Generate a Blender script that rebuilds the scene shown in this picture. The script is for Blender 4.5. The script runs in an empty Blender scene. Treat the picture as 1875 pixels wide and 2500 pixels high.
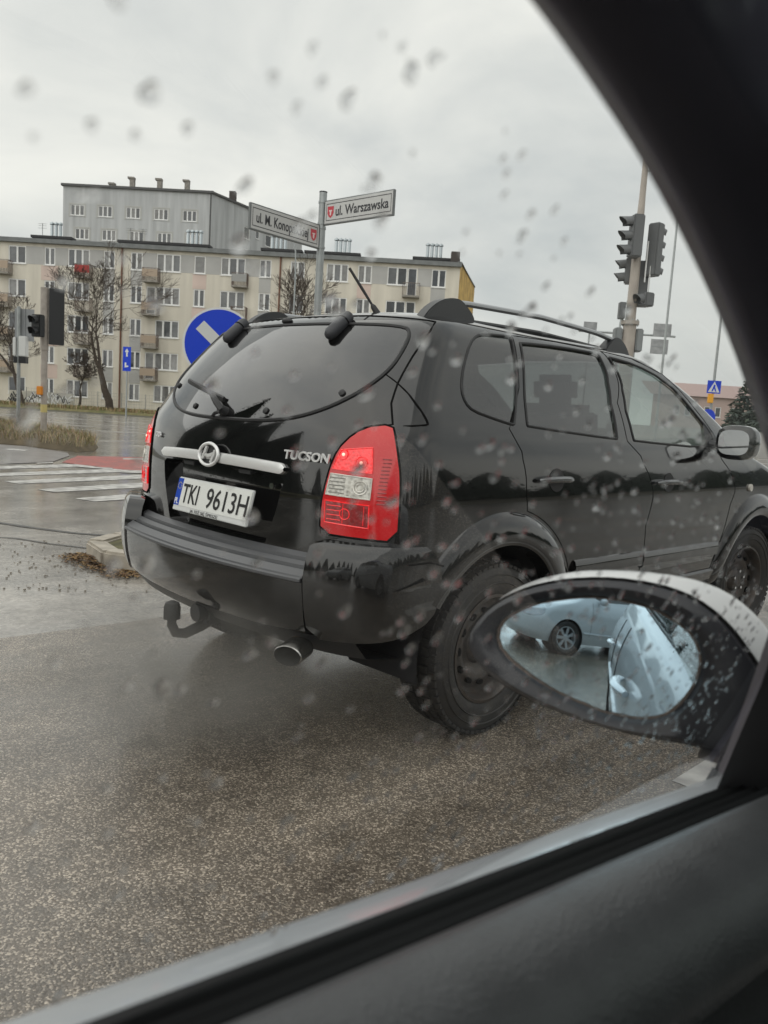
import bpy, bmesh, math, random
import numpy as np
from math import sin, cos, tan, pi, radians, sqrt, atan2
from mathutils import Vector, Matrix, Quaternion
from mathutils.geometry import delaunay_2d_cdt
random.seed(7); np.random.seed(7)
SC = bpy.context.scene
COL = SC.collection

# ------------------------------------------------------------------ camera
CAM_H, PITCH, ROLL, FPX = 1.234, radians(7.1), radians(3.56), 1930.0
def _axes():
    fw = Vector((0, cos(PITCH), -sin(PITCH))); up = Vector((0, sin(PITCH), cos(PITCH))); r = Vector((1, 0, 0))
    return fw, r*cos(ROLL)+up*sin(ROLL), -r*sin(ROLL)+up*cos(ROLL)
CF, CR, CU = _axes()
cam_d = bpy.data.cameras.new('camera'); cam = bpy.data.objects.new('camera', cam_d); COL.objects.link(cam)
m = Matrix((CR, CU, -CF)).transposed().to_4x4(); m.translation = (0, 0, CAM_H); cam.matrix_world = m
cam_d.sensor_fit = 'VERTICAL'; cam_d.sensor_height = 36; cam_d.sensor_width = 27
cam_d.lens = 36*FPX/2500; cam_d.clip_start = .01; cam_d.clip_end = 3000
cam_d.dof.use_dof = True; cam_d.dof.focus_distance = 3.6; cam_d.dof.aperture_fstop = 9.0
SC.camera = cam

# ------------------------------------------------------------------ sky, sun, exposure (overcast, rain)
SUN_EL, SUN_AZ = radians(48), radians(-120)
W = bpy.data.worlds.new('World'); SC.world = W; W.use_nodes = True
nt = W.node_tree; nt.nodes.clear()
def N(t, nt=nt, **k):
    n = nt.nodes.new(t)
    for a, b in k.items(): setattr(n, a, b)
    return n
sky = N('ShaderNodeTexSky', sky_type='NISHITA', sun_disc=False, sun_elevation=SUN_EL, sun_rotation=SUN_AZ, dust_density=3.0, air_density=1.5)
tc = N('ShaderNodeTexCoord'); mp = N('ShaderNodeMapping'); mp.inputs['Scale'].default_value = (1, 1, 2.2); mp.inputs['Location'].default_value = (.35, .1, .2)
ns = N('ShaderNodeTexNoise'); ns.inputs['Scale'].default_value = 2.3; ns.inputs['Detail'].default_value = 6; ns.inputs['Roughness'].default_value = .52; ns.inputs['Distortion'].default_value = .35
cr = N('ShaderNodeValToRGB'); e = cr.color_ramp.elements
e[0].position, e[0].color = .34, (4.7, 4.85, 4.85, 1); e[1].position, e[1].color = .70, (8.0, 7.8, 7.3, 1)
mx = N('ShaderNodeMixRGB'); mx.inputs['Fac'].default_value = .93
bg = N('ShaderNodeBackground'); bg.inputs['Strength'].default_value = .1; wo = N('ShaderNodeOutputWorld')
lk = nt.links.new
lk(tc.outputs['Generated'], mp.inputs['Vector']); lk(mp.outputs[0], ns.inputs['Vector']); lk(ns.outputs['Fac'], cr.inputs[0])
lk(sky.outputs[0], mx.inputs[1]); lk(cr.outputs[0], mx.inputs[2]); lk(mx.outputs[0], bg.inputs[0]); lk(bg.outputs[0], wo.inputs[0])
sl = bpy.data.lights.new('sun', 'SUN'); so = bpy.data.objects.new('sun', sl); COL.objects.link(so)
sl.energy = 1.5; sl.angle = radians(120); sl.color = (1, .97, .93)
so.rotation_euler = Vector((sin(SUN_AZ)*cos(SUN_EL), cos(SUN_AZ)*cos(SUN_EL), sin(SUN_EL))).to_track_quat('Z', 'Y').to_euler()
SC.view_settings.view_transform = 'Standard'; SC.view_settings.look = 'None'; SC.view_settings.exposure = .48; SC.view_settings.gamma = 1
SC.render.engine = 'CYCLES'
SC.cycles.max_bounces = 10; SC.cycles.transparent_max_bounces = 24; SC.cycles.use_denoising = True
SC.cycles.caustics_reflective = False; SC.cycles.caustics_refractive = False; SC.cycles.sample_clamp_indirect = 6

# ------------------------------------------------------------------ helpers
def lin(c):
    return tuple((x/12.92 if x <= .04045 else ((x+.055)/1.055)**2.4) for x in (v/255 for v in c))
MATS = {}
def mat(name, col, rough=.5, metal=0, spec=.5, coat=0, coat_r=.03, emit=None, es=0, var=0, vscale=8, bump=0, bscale=60, rvar=0, alt=None):
    if name in MATS: return MATS[name]
    M = bpy.data.materials.new(name); M.use_nodes = True; t = M.node_tree; b = t.nodes['Principled BSDF']
    b.inputs['Base Color'].default_value = (*col, 1); b.inputs['Roughness'].default_value = rough; b.inputs['Metallic'].default_value = metal
    b.inputs['Specular IOR Level'].default_value = spec; b.inputs['Coat Weight'].default_value = coat; b.inputs['Coat Roughness'].default_value = coat_r
    if emit: b.inputs['Emission Color'].default_value = (*emit, 1); b.inputs['Emission Strength'].default_value = es
    if var or rvar:
        c = t.nodes.new('ShaderNodeTexCoord'); n = t.nodes.new('ShaderNodeTexNoise'); n.inputs['Scale'].default_value = vscale; n.inputs['Detail'].default_value = 6
        t.links.new(c.outputs['Object'], n.inputs['Vector'])
        if var:
            mxn = t.nodes.new('ShaderNodeMixRGB'); a2 = alt or tuple(x*(1-var) for x in col)
            mxn.inputs[1].default_value = (*a2, 1); mxn.inputs[2].default_value = (*(tuple(min(1, x*(1+var*.6)) for x in col)), 1)
            r = t.nodes.new('ShaderNodeMapRange'); r.inputs[1].default_value = .3; r.inputs[2].default_value = .7
            t.links.new(n.outputs['Fac'], r.inputs[0]); t.links.new(r.outputs[0], mxn.inputs[0]); t.links.new(mxn.outputs[0], b.inputs['Base Color'])
        if rvar:
            r2 = t.nodes.new('ShaderNodeMapRange'); r2.inputs[1].default_value = .3; r2.inputs[2].default_value = .7; r2.inputs[3].default_value = max(0.02, rough-rvar); r2.inputs[4].default_value = rough+rvar
            t.links.new(n.outputs['Fac'], r2.inputs[0]); t.links.new(r2.outputs[0], b.inputs['Roughness'])
    if bump:
        c = t.nodes.new('ShaderNodeTexCoord'); n = t.nodes.new('ShaderNodeTexNoise'); n.inputs['Scale'].default_value = bscale; n.inputs['Detail'].default_value = 4
        bp = t.nodes.new('ShaderNodeBump'); bp.inputs['Strength'].default_value = bump; bp.inputs['Distance'].default_value = .01
        t.links.new(c.outputs['Object'], n.inputs['Vector']); t.links.new(n.outputs['Fac'], bp.inputs['Height']); t.links.new(bp.outputs[0], b.inputs['Normal'])
    MATS[name] = M; return M
def glassmat(name, tint, refl=1.0, rough=0.0, base=.08, film=0):
    """thin automotive glass: tinted see-through plus a Fresnel reflection"""
    if name in MATS: return MATS[name]
    M = bpy.data.materials.new(name); M.use_nodes = True; t = M.node_tree; t.nodes.clear()
    o = t.nodes.new('ShaderNodeOutputMaterial'); tr = t.nodes.new('ShaderNodeBsdfTransparent'); tr.inputs[0].default_value = (*tint, 1)
    g = t.nodes.new('ShaderNodeBsdfGlossy'); g.inputs['Roughness'].default_value = rough; g.inputs[0].default_value = (refl, refl, refl, 1)
    x = t.nodes.new('ShaderNodeMixShader')
    fb = t.nodes.new('ShaderNodeLayerWeight'); fb.inputs[0].default_value = .5
    # Schlick from facing, valid for both faces
    p = t.nodes.new('ShaderNodeMath'); p.operation = 'POWER'; p.inputs[1].default_value = 4.0
    ma = t.nodes.new('ShaderNodeMath'); ma.operation = 'MULTIPLY_ADD'; ma.inputs[1].default_value = 1-base; ma.inputs[2].default_value = base
    t.links.new(fb.outputs['Facing'], p.inputs[0]); t.links.new(p.outputs[0], ma.inputs[0]); t.links.new(ma.outputs[0], x.inputs[0])
    t.links.new(tr.outputs[0], x.inputs[1]); t.links.new(g.outputs[0], x.inputs[2]); fin = x
    if film:     # thin film of dried rain and dust on the pane
        tl_ = t.nodes.new('ShaderNodeBsdfTranslucent'); tl_.inputs[0].default_value = (.9, .9, .88, 1); fin = t.nodes.new('ShaderNodeMixShader'); c = t.nodes.new('ShaderNodeTexCoord'); n = t.nodes.new('ShaderNodeTexNoise'); n.inputs['Scale'].default_value = 11; n.inputs['Detail'].default_value = 5
        r = t.nodes.new('ShaderNodeMapRange'); r.inputs[1].default_value = .35; r.inputs[2].default_value = .75; r.inputs[3].default_value = film*.35; r.inputs[4].default_value = film*1.9
        t.links.new(c.outputs['Object'], n.inputs['Vector']); t.links.new(n.outputs['Fac'], r.inputs[0]); t.links.new(r.outputs[0], fin.inputs[0]); t.links.new(x.outputs[0], fin.inputs[1]); t.links.new(tl_.outputs[0], fin.inputs[2])
    t.links.new(fin.outputs[0], o.inputs[0])
    MATS[name] = M; return M

def tag(o, label=None, cat=None, group=None, kind=None):
    if label: o['label'] = label
    if cat: o['category'] = cat
    if group: o['group'] = group
    if kind: o['kind'] = kind
    return o
def empty(name, loc=(0, 0, 0), rz=0, parent=None):
    o = bpy.data.objects.new(name, None); COL.objects.link(o); o.location = loc; o.rotation_euler = (0, 0, rz); o.parent = parent
    o.empty_display_size = .1
    return o
class MB:
    def __init__(s): s.v = []; s.f = []; s.n = None
    def add(s, vs, fs):
        o = len(s.v); s.v += [tuple(p) for p in vs]; s.f += [tuple(i+o for i in f) for f in fs]; return s
    def box(s, c, d, R=None):
        hx, hy, hz = d[0]/2, d[1]/2, d[2]/2; c = Vector(c)
        vs = [Vector((x, y, z)) for x in (-hx, hx) for y in (-hy, hy) for z in (-hz, hz)]
        if R is not None: vs = [R @ p for p in vs]
        return s.add([c+p for p in vs], [(0, 1, 3, 2), (4, 6, 7, 5), (0, 4, 5, 1), (2, 3, 7, 6), (0, 2, 6, 4), (1, 5, 7, 3)])
    def tube(s, path, rad, n=8, caps=True, flat=1.0, up=None, closed=False):
        path = [Vector(p) for p in path]; k = len(path); rad = [rad]*k if not hasattr(rad, '__len__') else rad
        rings = []; prev = None
        for i, p in enumerate(path):
            if closed: d = path[(i+1) % k]-path[i-1]
            else: d = path[min(i+1, k-1)]-path[max(i-1, 0)]
            if d.length < 1e-9: d = Vector((0, 0, 1))
            d.normalize()
            if prev is None:
                a = Vector(up) if up else (Vector((0, 0, 1)) if abs(d.z) < .9 else Vector((1, 0, 0)))
            else: a = prev
            a = (a-d*a.dot(d))
            if a.length < 1e-6: a = d.orthogonal()
            a.normalize(); b = d.cross(a); prev = a
            rings.append([p+(a*cos(2*pi*j/n)*flat+b*sin(2*pi*j/n))*rad[i] for j in range(n)])
        vs = [q for r in rings for q in r]; fs = []
        for i in range(k if closed else k-1):
            for j in range(n):
                i2 = (i+1) % k
                fs.append((i*n+j, i*n+(j+1) % n, i2*n+(j+1) % n, i2*n+j))
        if caps and not closed: fs += [tuple(range(n-1, -1, -1)), tuple((k-1)*n+j for j in range(n))]
        return s.add(vs, fs)
    def cyl(s, a, b, r, r2=None, n=16): return s.tube([a, b], [r, r if r2 is None else r2], n)
    def lathe(s, prof, n=32, axis='y', c=(0, 0, 0), arc=None):
        """prof: list of (radius, along-axis)"""
        c = Vector(c); k = len(prof); full = arc is None; a0, a1 = (0, 2*pi) if full else arc; m_ = n if full else n+1
        vs = []
        for j in range(m_):
            t = a0+(a1-a0)*j/n
            for r, h in prof:
                p = {'y': (r*cos(t), h, r*sin(t)), 'z': (r*cos(t), r*sin(t), h), 'x': (h, r*cos(t), r*sin(t))}[axis]
                vs.append(c+Vector(p))
        fs = [(j*k+i, j*k+i+1, ((j+1) % m_)*k+i+1, ((j+1) % m_)*k+i) for j in range(n) for i in range(k-1)]
        return s.add(vs, fs)
    def prism(s, poly, fn, d):
        """poly: 2d points; fn maps (a,b,depth) to 3d; d=(near,far)"""
        k = len(poly); vs = [fn(a, b, d[0]) for a, b in poly]+[fn(a, b, d[1]) for a, b in poly]
        return s.add(vs, [tuple(range(k)), tuple(range(2*k-1, k-1, -1))]+[(i, i+k, (i+1) % k+k, (i+1) % k) for i in range(k)])
    def ball(s, c, r, nu=12, nv=8):
        r = (r, r, r) if not hasattr(r, '__len__') else r; c = Vector(c)
        vs = [c+Vector((r[0]*sin(pi*i/nv)*cos(2*pi*j/nu), r[1]*sin(pi*i/nv)*sin(2*pi*j/nu), r[2]*cos(pi*i/nv))) for i in range(nv+1) for j in range(nu)]
        return s.add(vs, [(i*nu+j, (i+1)*nu+j, (i+1)*nu+(j+1) % nu, i*nu+(j+1) % nu) for i in range(nv) for j in range(nu)])
    def build(s, name, mt, parent=None, smooth=35, bevel=0, fixn=True):
        me = bpy.data.meshes.new(name); me.from_pydata(s.v, [], s.f); me.validate(verbose=False)
        if fixn:
            b = bmesh.new(); b.from_mesh(me)
            bmesh.ops.remove_doubles(b, verts=b.verts, dist=1e-6)
            bmesh.ops.recalc_face_normals(b, faces=b.faces)
            if bevel: bmesh.ops.bevel(b, geom=[e_ for e_ in b.edges if len(e_.link_faces) == 2 and e_.calc_face_angle(0) > .6], offset=bevel, segments=2, affect='EDGES', clamp_overlap=True)
            b.to_mesh(me); b.free()
        if smooth:
            me.polygons.foreach_set('use_smooth', [True]*len(me.polygons)); me.set_sharp_from_angle(angle=radians(smooth))
        for q in (mt if isinstance(mt, (list, tuple)) else [mt]): me.materials.append(q)
        o = bpy.data.objects.new(name, me); COL.objects.link(o); o.parent = parent
        return o
def link_mesh(name, me, parent=None, loc=(0, 0, 0), rot=(0, 0, 0)):
    o = bpy.data.objects.new(name, me); COL.objects.link(o); o.parent = parent; o.location = loc; o.rotation_euler = rot
    return o
def text(name, body, size, mt, parent, M4, extrude=.002, sx=1.0, bold=0, align='LEFT', shear=0, fit=None, font=None):
    """lettering as a mesh; M4 places it (local x along the line, y up, z outward); fit = total width"""
    cu = bpy.data.curves.new(name, 'FONT'); cu.body = body; cu.size = size; cu.extrude = extrude; cu.offset = bold; cu.align_x = align; cu.shear = shear; cu.resolution_u = 3
    t_ = bpy.data.objects.new('t', cu); COL.objects.link(t_)
    bpy.context.view_layer.update()
    me = bpy.data.meshes.new_from_object(t_.evaluated_get(bpy.context.evaluated_depsgraph_get())); bpy.data.objects.remove(t_)
    if fit:
        xs = [v.co.x for v in me.vertices]; w_ = max(xs)-min(xs); x0 = min(xs)
        for v in me.vertices: v.co.x = (v.co.x-x0)*fit/w_
    elif sx != 1:
        for v in me.vertices: v.co.x *= sx
    me.transform(M4); me.materials.clear(); me.materials.append(mt)
    me.name = name; o = bpy.data.objects.new(name, me); COL.objects.link(o); o.parent = parent; return o
def frame4(o, x, y):
    x = Vector(x).normalized(); y = Vector(y); y = (y-x*y.dot(x)).normalized(); z = x.cross(y)
    M = Matrix((x, y, z)).transposed().to_4x4(); M.translation = o; return M
def pxray(px, py):
    return CF+CR*((px-937.5)/FPX)-CU*((py-1250)/FPX)
def at(px, py, Y):
    """point at ground distance Y ahead along the ray of a pixel"""
    d = pxray(px, py); return Vector((0, 0, CAM_H))+d*(Y/d.y)
def gp(px, py, z=0):
    d = pxray(px, py); return Vector((0, 0, CAM_H))+d*((z-CAM_H)/d.z)
def pchip(x, y, xq):
    x = np.asarray(x, float); y = np.asarray(y, float); h = np.diff(x); dl = np.diff(y)/h; n = len(x); d = np.zeros(n)
    for i in range(1, n-1):
        if dl[i-1]*dl[i] > 0:
            w1 = 2*h[i]+h[i-1]; w2 = h[i]+2*h[i-1]; d[i] = (w1+w2)/(w1/dl[i-1]+w2/dl[i])
    d[0] = dl[0]; d[-1] = dl[-1]; xq = np.asarray(xq, float)
    i = np.clip(np.searchsorted(x, xq)-1, 0, n-2); t = (xq-x[i])/h[i]
    return (2*t**3-3*t**2+1)*y[i]+(t**3-2*t**2+t)*h[i]*d[i]+(-2*t**3+3*t**2)*y[i+1]+(t**3-t**2)*h[i]*d[i+1]
def chaikin(p, it=2, closed=True):
    p = [np.array(q, float) for q in p]
    for _ in range(it):
        q = []
        k = len(p)
        rng = range(k) if closed else range(k-1)
        if not closed: q.append(p[0])
        for i in rng:
            a, b = p[i], p[(i+1) % k]; q += [a*.75+b*.25, a*.25+b*.75]
        if not closed: q.append(p[-1])
        p = q
    return p
def resample(p, step, closed):
    p = [np.array(q, float) for q in p]
    if closed: p = p+[p[0]]
    out = []
    for a, b in zip(p[:-1], p[1:]):
        k = max(1, int(np.linalg.norm(b-a)/step)); out += [a+(b-a)*i/k for i in range(k)]
    if not closed: out.append(p[-1])
    return out
def pip(poly, pts):
    poly = np.asarray(poly); x, y = pts[:, 0], pts[:, 1]; c = np.zeros(len(pts), bool); j = len(poly)-1
    for i in range(len(poly)):
        xi, yi = poly[i]; xj, yj = poly[j]
        k = ((yi > y) != (yj > y)) & (x < (xj-xi)*(y-yi)/((yj-yi) if yj != yi else 1e-12)+xi); c ^= k; j = i
    return c

# ------------------------------------------------------------------ car body shells
SB = (0.0, 1.1, 3.5, 4.5)      # chart: rear | side | front
class Shell:
    """a car body as a stack of rounded plan outlines; chart coordinates (S around the car, v up the section)"""
    def __init__(s, K, ns=(90, 110, 80), nv=260):
        z = np.array([k[0] for k in K], float); w = np.array([k[1] for k in K])
        vk = np.concatenate([[0], np.cumsum(np.hypot(np.diff(z), np.diff(w)))]); s.vmax = vk[-1]
        s.vt = np.linspace(0, s.vmax, nv); cols = [pchip(vk, [k[i] for k in K], s.vt) for i in range(len(K[0]))]
        s.zt = cols[0]
        th = np.linspace(0, pi/2, 70)
        S = np.concatenate([np.linspace(SB[0], SB[1], ns[0], endpoint=False), np.linspace(SB[1], SB[2], ns[1], endpoint=False), np.linspace(SB[2], SB[3], ns[2])])
        s.St = S; P = np.zeros((nv, len(S), 3))
        for i in range(nv):
            z_, w_, xr, b, r, n, xf, bf, rf, nf = [c[i] for c in cols]
            def end(x0, sg, b, r, n):
                Y = np.unique(np.concatenate([np.linspace(0, .97, 60), np.sin(th)**(2/n)])); Y = Y[Y <= 1]
                x = x0+sg*(b*Y**2+r*(1-np.clip(1-Y**n, 0, 1)**(1/n))); y = w_*Y
                L = np.concatenate([[0], np.cumsum(np.hypot(np.diff(x), np.diff(y)))]); return x, y, L/max(L[-1], 1e-9)
            x1, y1, l1 = end(xr, 1, b, r, n); x2, y2, l2 = end(xf, -1, bf, rf, nf)
            k1 = S < SB[1]; k2 = (S >= SB[1]) & (S < SB[2]); k3 = S >= SB[2]
            q = S[k1]/SB[1]; P[i, k1, 0] = np.interp(q, l1, x1); P[i, k1, 1] = np.interp(q, l1, y1)
            q = (S[k2]-SB[1])/(SB[2]-SB[1]); P[i, k2, 0] = x1[-1]+(x2[-1]-x1[-1])*q; P[i, k2, 1] = w_
            q = 1-(S[k3]-SB[2])/(SB[3]-SB[2]); P[i, k3, 0] = np.interp(q, l2, x2); P[i, k3, 1] = np.interp(q, l2, y2)
            P[i, :, 2] = z_
        s.P = P
        dS = np.gradient(P, axis=1); dv = np.gradient(P, axis=0); Nn = np.cross(dS, dv)
        Nn[..., :] = -Nn if Nn[nv//3, len(S)//2, 1] < 0 else Nn
        l = np.linalg.norm(Nn, axis=-1, keepdims=True); Nn = np.where(l > 1e-12, Nn/np.maximum(l, 1e-12), np.array([0, 0, 1.]))
        Nn[:, 0, 1] = 0; Nn[:, -1, 1] = 0; Nn[-2:, :, :] = (0, 0, 1)
        Nn /= np.linalg.norm(Nn, axis=-1, keepdims=True); s.N = Nn
    def v_of(s, z): return float(np.interp(z, s.zt, s.vt))
    def sv(s, kind, val, z):
        v = s.v_of(z); i = min(len(s.vt)-1, int(round(v/s.vmax*(len(s.vt)-1)))); row = s.P[i]
        if kind == 'y': k = int(np.searchsorted(s.St, SB[1])); return (float(np.interp(val, row[:k, 1], s.St[:k])), v)
        if kind == 'f': k = int(np.searchsorted(s.St, SB[2])); return (float(np.interp(-val, -row[k:, 1], s.St[k:])), v)
        if kind == 's': return (val, v)
        return (float(np.interp(val, np.maximum.accumulate(row[:, 0]), s.St)), v)
    def ev(s, pts):
        pts = np.asarray(pts, float); a = np.interp(pts[:, 0], s.St, np.arange(len(s.St))); b = np.clip(pts[:, 1]/s.vmax*(len(s.vt)-1), 0, len(s.vt)-1)
        i0 = np.minimum(a.astype(int), len(s.St)-2); j0 = np.minimum(b.astype(int), len(s.vt)-2); fa = (a-i0)[:, None]; fb = (b-j0)[:, None]
        def bl(T): return T[j0, i0]*(1-fa)*(1-fb)+T[j0, i0+1]*fa*(1-fb)+T[j0+1, i0]*(1-fa)*fb+T[j0+1, i0+1]*fa*fb
        p = bl(s.P); n = bl(s.N); return p, n/np.linalg.norm(n, axis=1, keepdims=True)
    def loop(s, pts, it=2, closed=True): return chaikin([s.sv(*p) for p in pts], it, closed)
    def mesh2d(s, loops, lines, gs=.055, gv=.04, step=.022):
        pts = []; edges = []
        def addl(L, closed):
            q = resample(L, step, closed); o = len(pts); pts.extend(q); k = len(q)
            edges.extend([(o+i, o+(i+1) % k) for i in range(k if closed else k-1)])
        for L in loops: addl(L, True)
        for L in lines: addl(L, False)
        addl([(0, 0), (SB[3], 0), (SB[3], s.vmax), (0, s.vmax)], True)
        for a in np.arange(gs*.5, SB[3], gs):
            for b in np.arange(gv*.5, s.vmax, gv): pts.append(np.array((a, b)))
        r = delaunay_2d_cdt([Vector(p) for p in pts], edges, [], 0, 1e-5)
        V = np.array([tuple(p) for p in r[0]]); T = np.array([f for f in r[2] if len(f) == 3]); return V, T
    def patch(s, name, V, T, mask, mt, parent, off=0.0, sides=(-1, 1), offs=None):
        T = T[mask]; u = np.unique(T); idx = -np.ones(len(V), int); idx[u] = np.arange(len(u)); T = idx[T]
        p, n = s.ev(V[u]); q = p+n*off if offs is None else p+n*offs(V[u], p)[:, None]
        vs = []; ns_ = []; fs = []
        for sd in sides:
            a = q.copy(); b = n.copy(); a[:, 1] *= sd; b[:, 1] *= sd; o = len(vs)
            fn = np.cross(a[T[:, 1]]-a[T[:, 0]], a[T[:, 2]]-a[T[:, 0]]); fl = (fn*b[T[:, 0]]).sum(1) < 0
            T2 = T.copy(); T2[fl] = T2[fl][:, ::-1]
            vs += a.tolist(); ns_ += b.tolist(); fs += (T2+o).tolist()
        me = bpy.data.meshes.new(name); me.from_pydata(vs, [], fs)
        me.polygons.foreach_set('use_smooth', [True]*len(me.polygons)); me.normals_split_custom_set_from_vertices(ns_)
        me.materials.append(mt); o_ = bpy.data.objects.new(name, me); COL.objects.link(o_); o_.parent = parent; return o_
    def path(s, L, off=0.0, side=-1, step=.02, closed=False):
        q = resample(L, step, closed); p, n = s.ev(np.array(q)); p = p+n*off; p[:, 1] *= side
        n = n.copy(); n[:, 1] *= side
        return [Vector(a) for a in p], [Vector(a) for a in n]
    def pt(s, kind, val, z, side=-1, off=0.0):
        p, n = s.ev(np.array([s.sv(kind, val, z)])); p = p[0]+n[0]*off; n = n[0].copy(); p[1] *= side; n[1] *= side
        return Vector(p), Vector(n)

M_RUBBER = mat('rubber black', (.012, .012, .013), .55)
M_TYRE = mat('tyre rubber', (.018, .018, .019), .62, var=.5, vscale=30, alt=(.035, .032, .028), bump=.15, bscale=200)
M_GAP = mat('panel gap', (.004, .004, .004), .9, spec=.1)
M_DARKPL = mat('dark plastic', (.02, .021, .023), .42, bump=.1, bscale=400)
M_GREYPL = mat('grey plastic', (.09, .092, .097), .45, bump=.1, bscale=300)
M_CHROME = mat('chrome', (.78, .78, .78), .12, metal=1)
M_CABIN = mat('cabin dark', (.015, .015, .017), .8)

def seam(sh, name, L, parent, r=.0028, off=-.001, sides=(-1, 1), mt=None, closed=False):
    for sd in sides:
        p, n = sh.path(L, off, sd, .03, closed); MB().tube(p, r, 6, closed=closed).build(name, mt or M_GAP, parent)
def make_wheel(parent, loc, side, R, rw, width, style, turn=0.0):
    """wheel (rim disc) > tyre, bolts"""
    w = empty('wheel', loc, 0, parent); w.rotation_euler = (0, 0, turn)
    h = width/2; o = side
    t = MB(); pr = [(rw+.004, -h*.82), (rw+.025, -h*.98), (R-.055, -h*1.02), (R-.02, -h*.93), (R-.006, -h*.78), (R-.004, 0), (R-.006, h*.78), (R-.02, h*.93), (R-.055, h*1.02), (rw+.025, h*.98), (rw+.004, h*.82), (rw-.012, h*.7)]
    t.lathe(pr, 72); t.build('tyre', M_TYRE, w, 40)
    tr = MB(); nb = 64
    for k in range(nb):
        for a, wd in ((-.80, .30), (-.42, .34), (0, .30), (.42, .34), (.80, .30)):
            th = 2*pi*(k+(.5 if abs(a) < .2 or abs(a) > .6 else 0))/nb; c = Vector((cos(th)*(R-.004), a*h, sin(th)*(R-.004)))
            rad = Vector((cos(th), 0, sin(th))); tan_ = Vector((-sin(th), 0, cos(th))); Rm = Matrix((tan_, Vector((0, 1, 0)), rad)).transposed()
            tr.box(c if abs(a) < .7 else c-rad*.006, (2*pi*R/nb*.72, h*wd, .011), Rm)
    tr.build('tread', M_TYRE, w, 0, fixn=False)
    for rr, nm in ((rw+.055, 'sidewall_rib'), (R-.045, 'sidewall_rib')):
        MB().lathe([(rr-.004, o*h*.985), (rr, o*(h*1.02+.003)), (rr+.004, o*h*.985)], 72).build(nm, M_TYRE, w)
    if style == 'steel':
        mt = mat('steel rim dark', (.045, .044, .043), .36, metal=.3, var=.5, vscale=25, alt=(.06, .045, .035))
        d = MB(); f = o*h
        d.lathe([(rw+.004, f*.82), (rw+.008, f*.90), (rw-.004, f*.92), (rw-.012, f*.80), (rw-.020, f*.35), (rw-.045, f*.30), (rw-.065, f*.42), (rw-.085, f*.46), (rw-.105, f*.30), (.075, f*.22), (.062, f*.45), (.045, f*.52), (.0, f*.53)], 60)
        d.build('rim', mt, w, 50)
        for k in range(12):
            a = 2*pi*k/12; hb = MB(); c = Vector((cos(a)*(rw-.065), f*.455, sin(a)*(rw-.065)))
            rad = Vector((cos(a), 0, sin(a))); tg = Vector((-sin(a), 0, cos(a))); pts = [(cos(q)*.011, sin(q)*.017) for q in np.linspace(0, 2*pi, 14, endpoint=False)]
            hb.prism(pts, lambda u, v_, dd, c=c, rad=rad, tg=tg: c+rad*u+tg*v_+Vector((0, dd, 0)), (-o*.012, o*.006)); hb.build('vent_hole', M_GAP, w)
        for k in range(5):
            a = 2*pi*k/5+.3; c = Vector((cos(a)*.057, f*.40, sin(a)*.057)); MB().cyl(c, c+Vector((0, o*.022, 0)), .0095, n=6).build('wheel_nut', M_CHROME, w)
    else:
        mt = mat('alloy rim', (.45, .46, .48), .3, metal=.8)
        d = MB(); f = o*h
        d.lathe([(rw+.004, f*.82), (rw+.008, f*.90), (rw-.008, f*.90), (rw-.016, f*.5), (rw-.03, f*.2)], 48); d.build('rim', mt, w, 50)
        MB().lathe([(rw-.02, f*.18), (.0, f*.18)], 32).build('brake_disc', M_DARKPL, w)
        for k in range(7):
            a = 2*pi*k/7; rad = Vector((cos(a), 0, sin(a))); tg = Vector((-sin(a), 0, cos(a)))
            sp = MB(); pts = [(.04, .022), (rw-.012, .028), (rw-.012, -.028), (.04, -.022)]
            sp.prism(pts, lambda u, v_, dd, rad=rad, tg=tg: rad*u+tg*v_+Vector((0, dd, 0)), (f*.35, f*.72)); sp.build('spoke', mt, w, bevel=.004)
        MB().lathe([(.06, f*.3), (.058, f*.74), (.03, f*.80), (0, f*.80)], 24).build('hub', mt, w)
    return w
def wheel_well(parent, x, side, zc, R, yin, yout):
    MB().lathe([(R, side*yout), (R+.005, side*yin), (.0, side*yin)], 40, c=(x, 0, zc), arc=(radians(-12), radians(192))).build('wheel_well', M_CABIN, parent)
def arch_trim(sh, parent, x, zc, r0, r1, mt, side, a0, a1, name='wheel_arch_trim', bulge=.03):
    b = MB(); k = 40; sec = [(r0+.0, -.05), (r0, bulge*.75), (r0+.012, bulge*1.02), (r0+(r1-r0)*.35, bulge*1.05), (r0+(r1-r0)*.75, bulge*.7), (r1, .004), (r1+.004, -.012)]
    vs = []
    for i in range(k+1):
        a = a0+(a1-a0)*i/k
        for r, off in sec:
            xx, zz = x+cos(a)*r, zc+sin(a)*r
            p, n = sh.ev(np.array([sh.sv('x', xx, max(zz, sh.zt[0]+.002))])); y = p[0][1]+off*max(.3, n[0][1]); vs.append((xx, side*y, zz))
    m_ = len(sec); fs = [(i*m_+j, i*m_+j+1, (i+1)*m_+j+1, (i+1)*m_+j) for i in range(k) for j in range(m_-1)]
    b.add(vs, fs); return b.build(name, mt, parent, 50)
def arc_sv(sh, x, zc, r, n=60, zmin=None):
    zmin = sh.zt[0] if zmin is None else zmin; out = []
    a0 = math.asin(max(-1, min(1, (zmin-zc)/r)))
    for a in np.linspace(a0, pi-a0, n): out.append(sh.sv('x', x+cos(a)*r, max(zmin, zc+sin(a)*r)))
    return out

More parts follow.
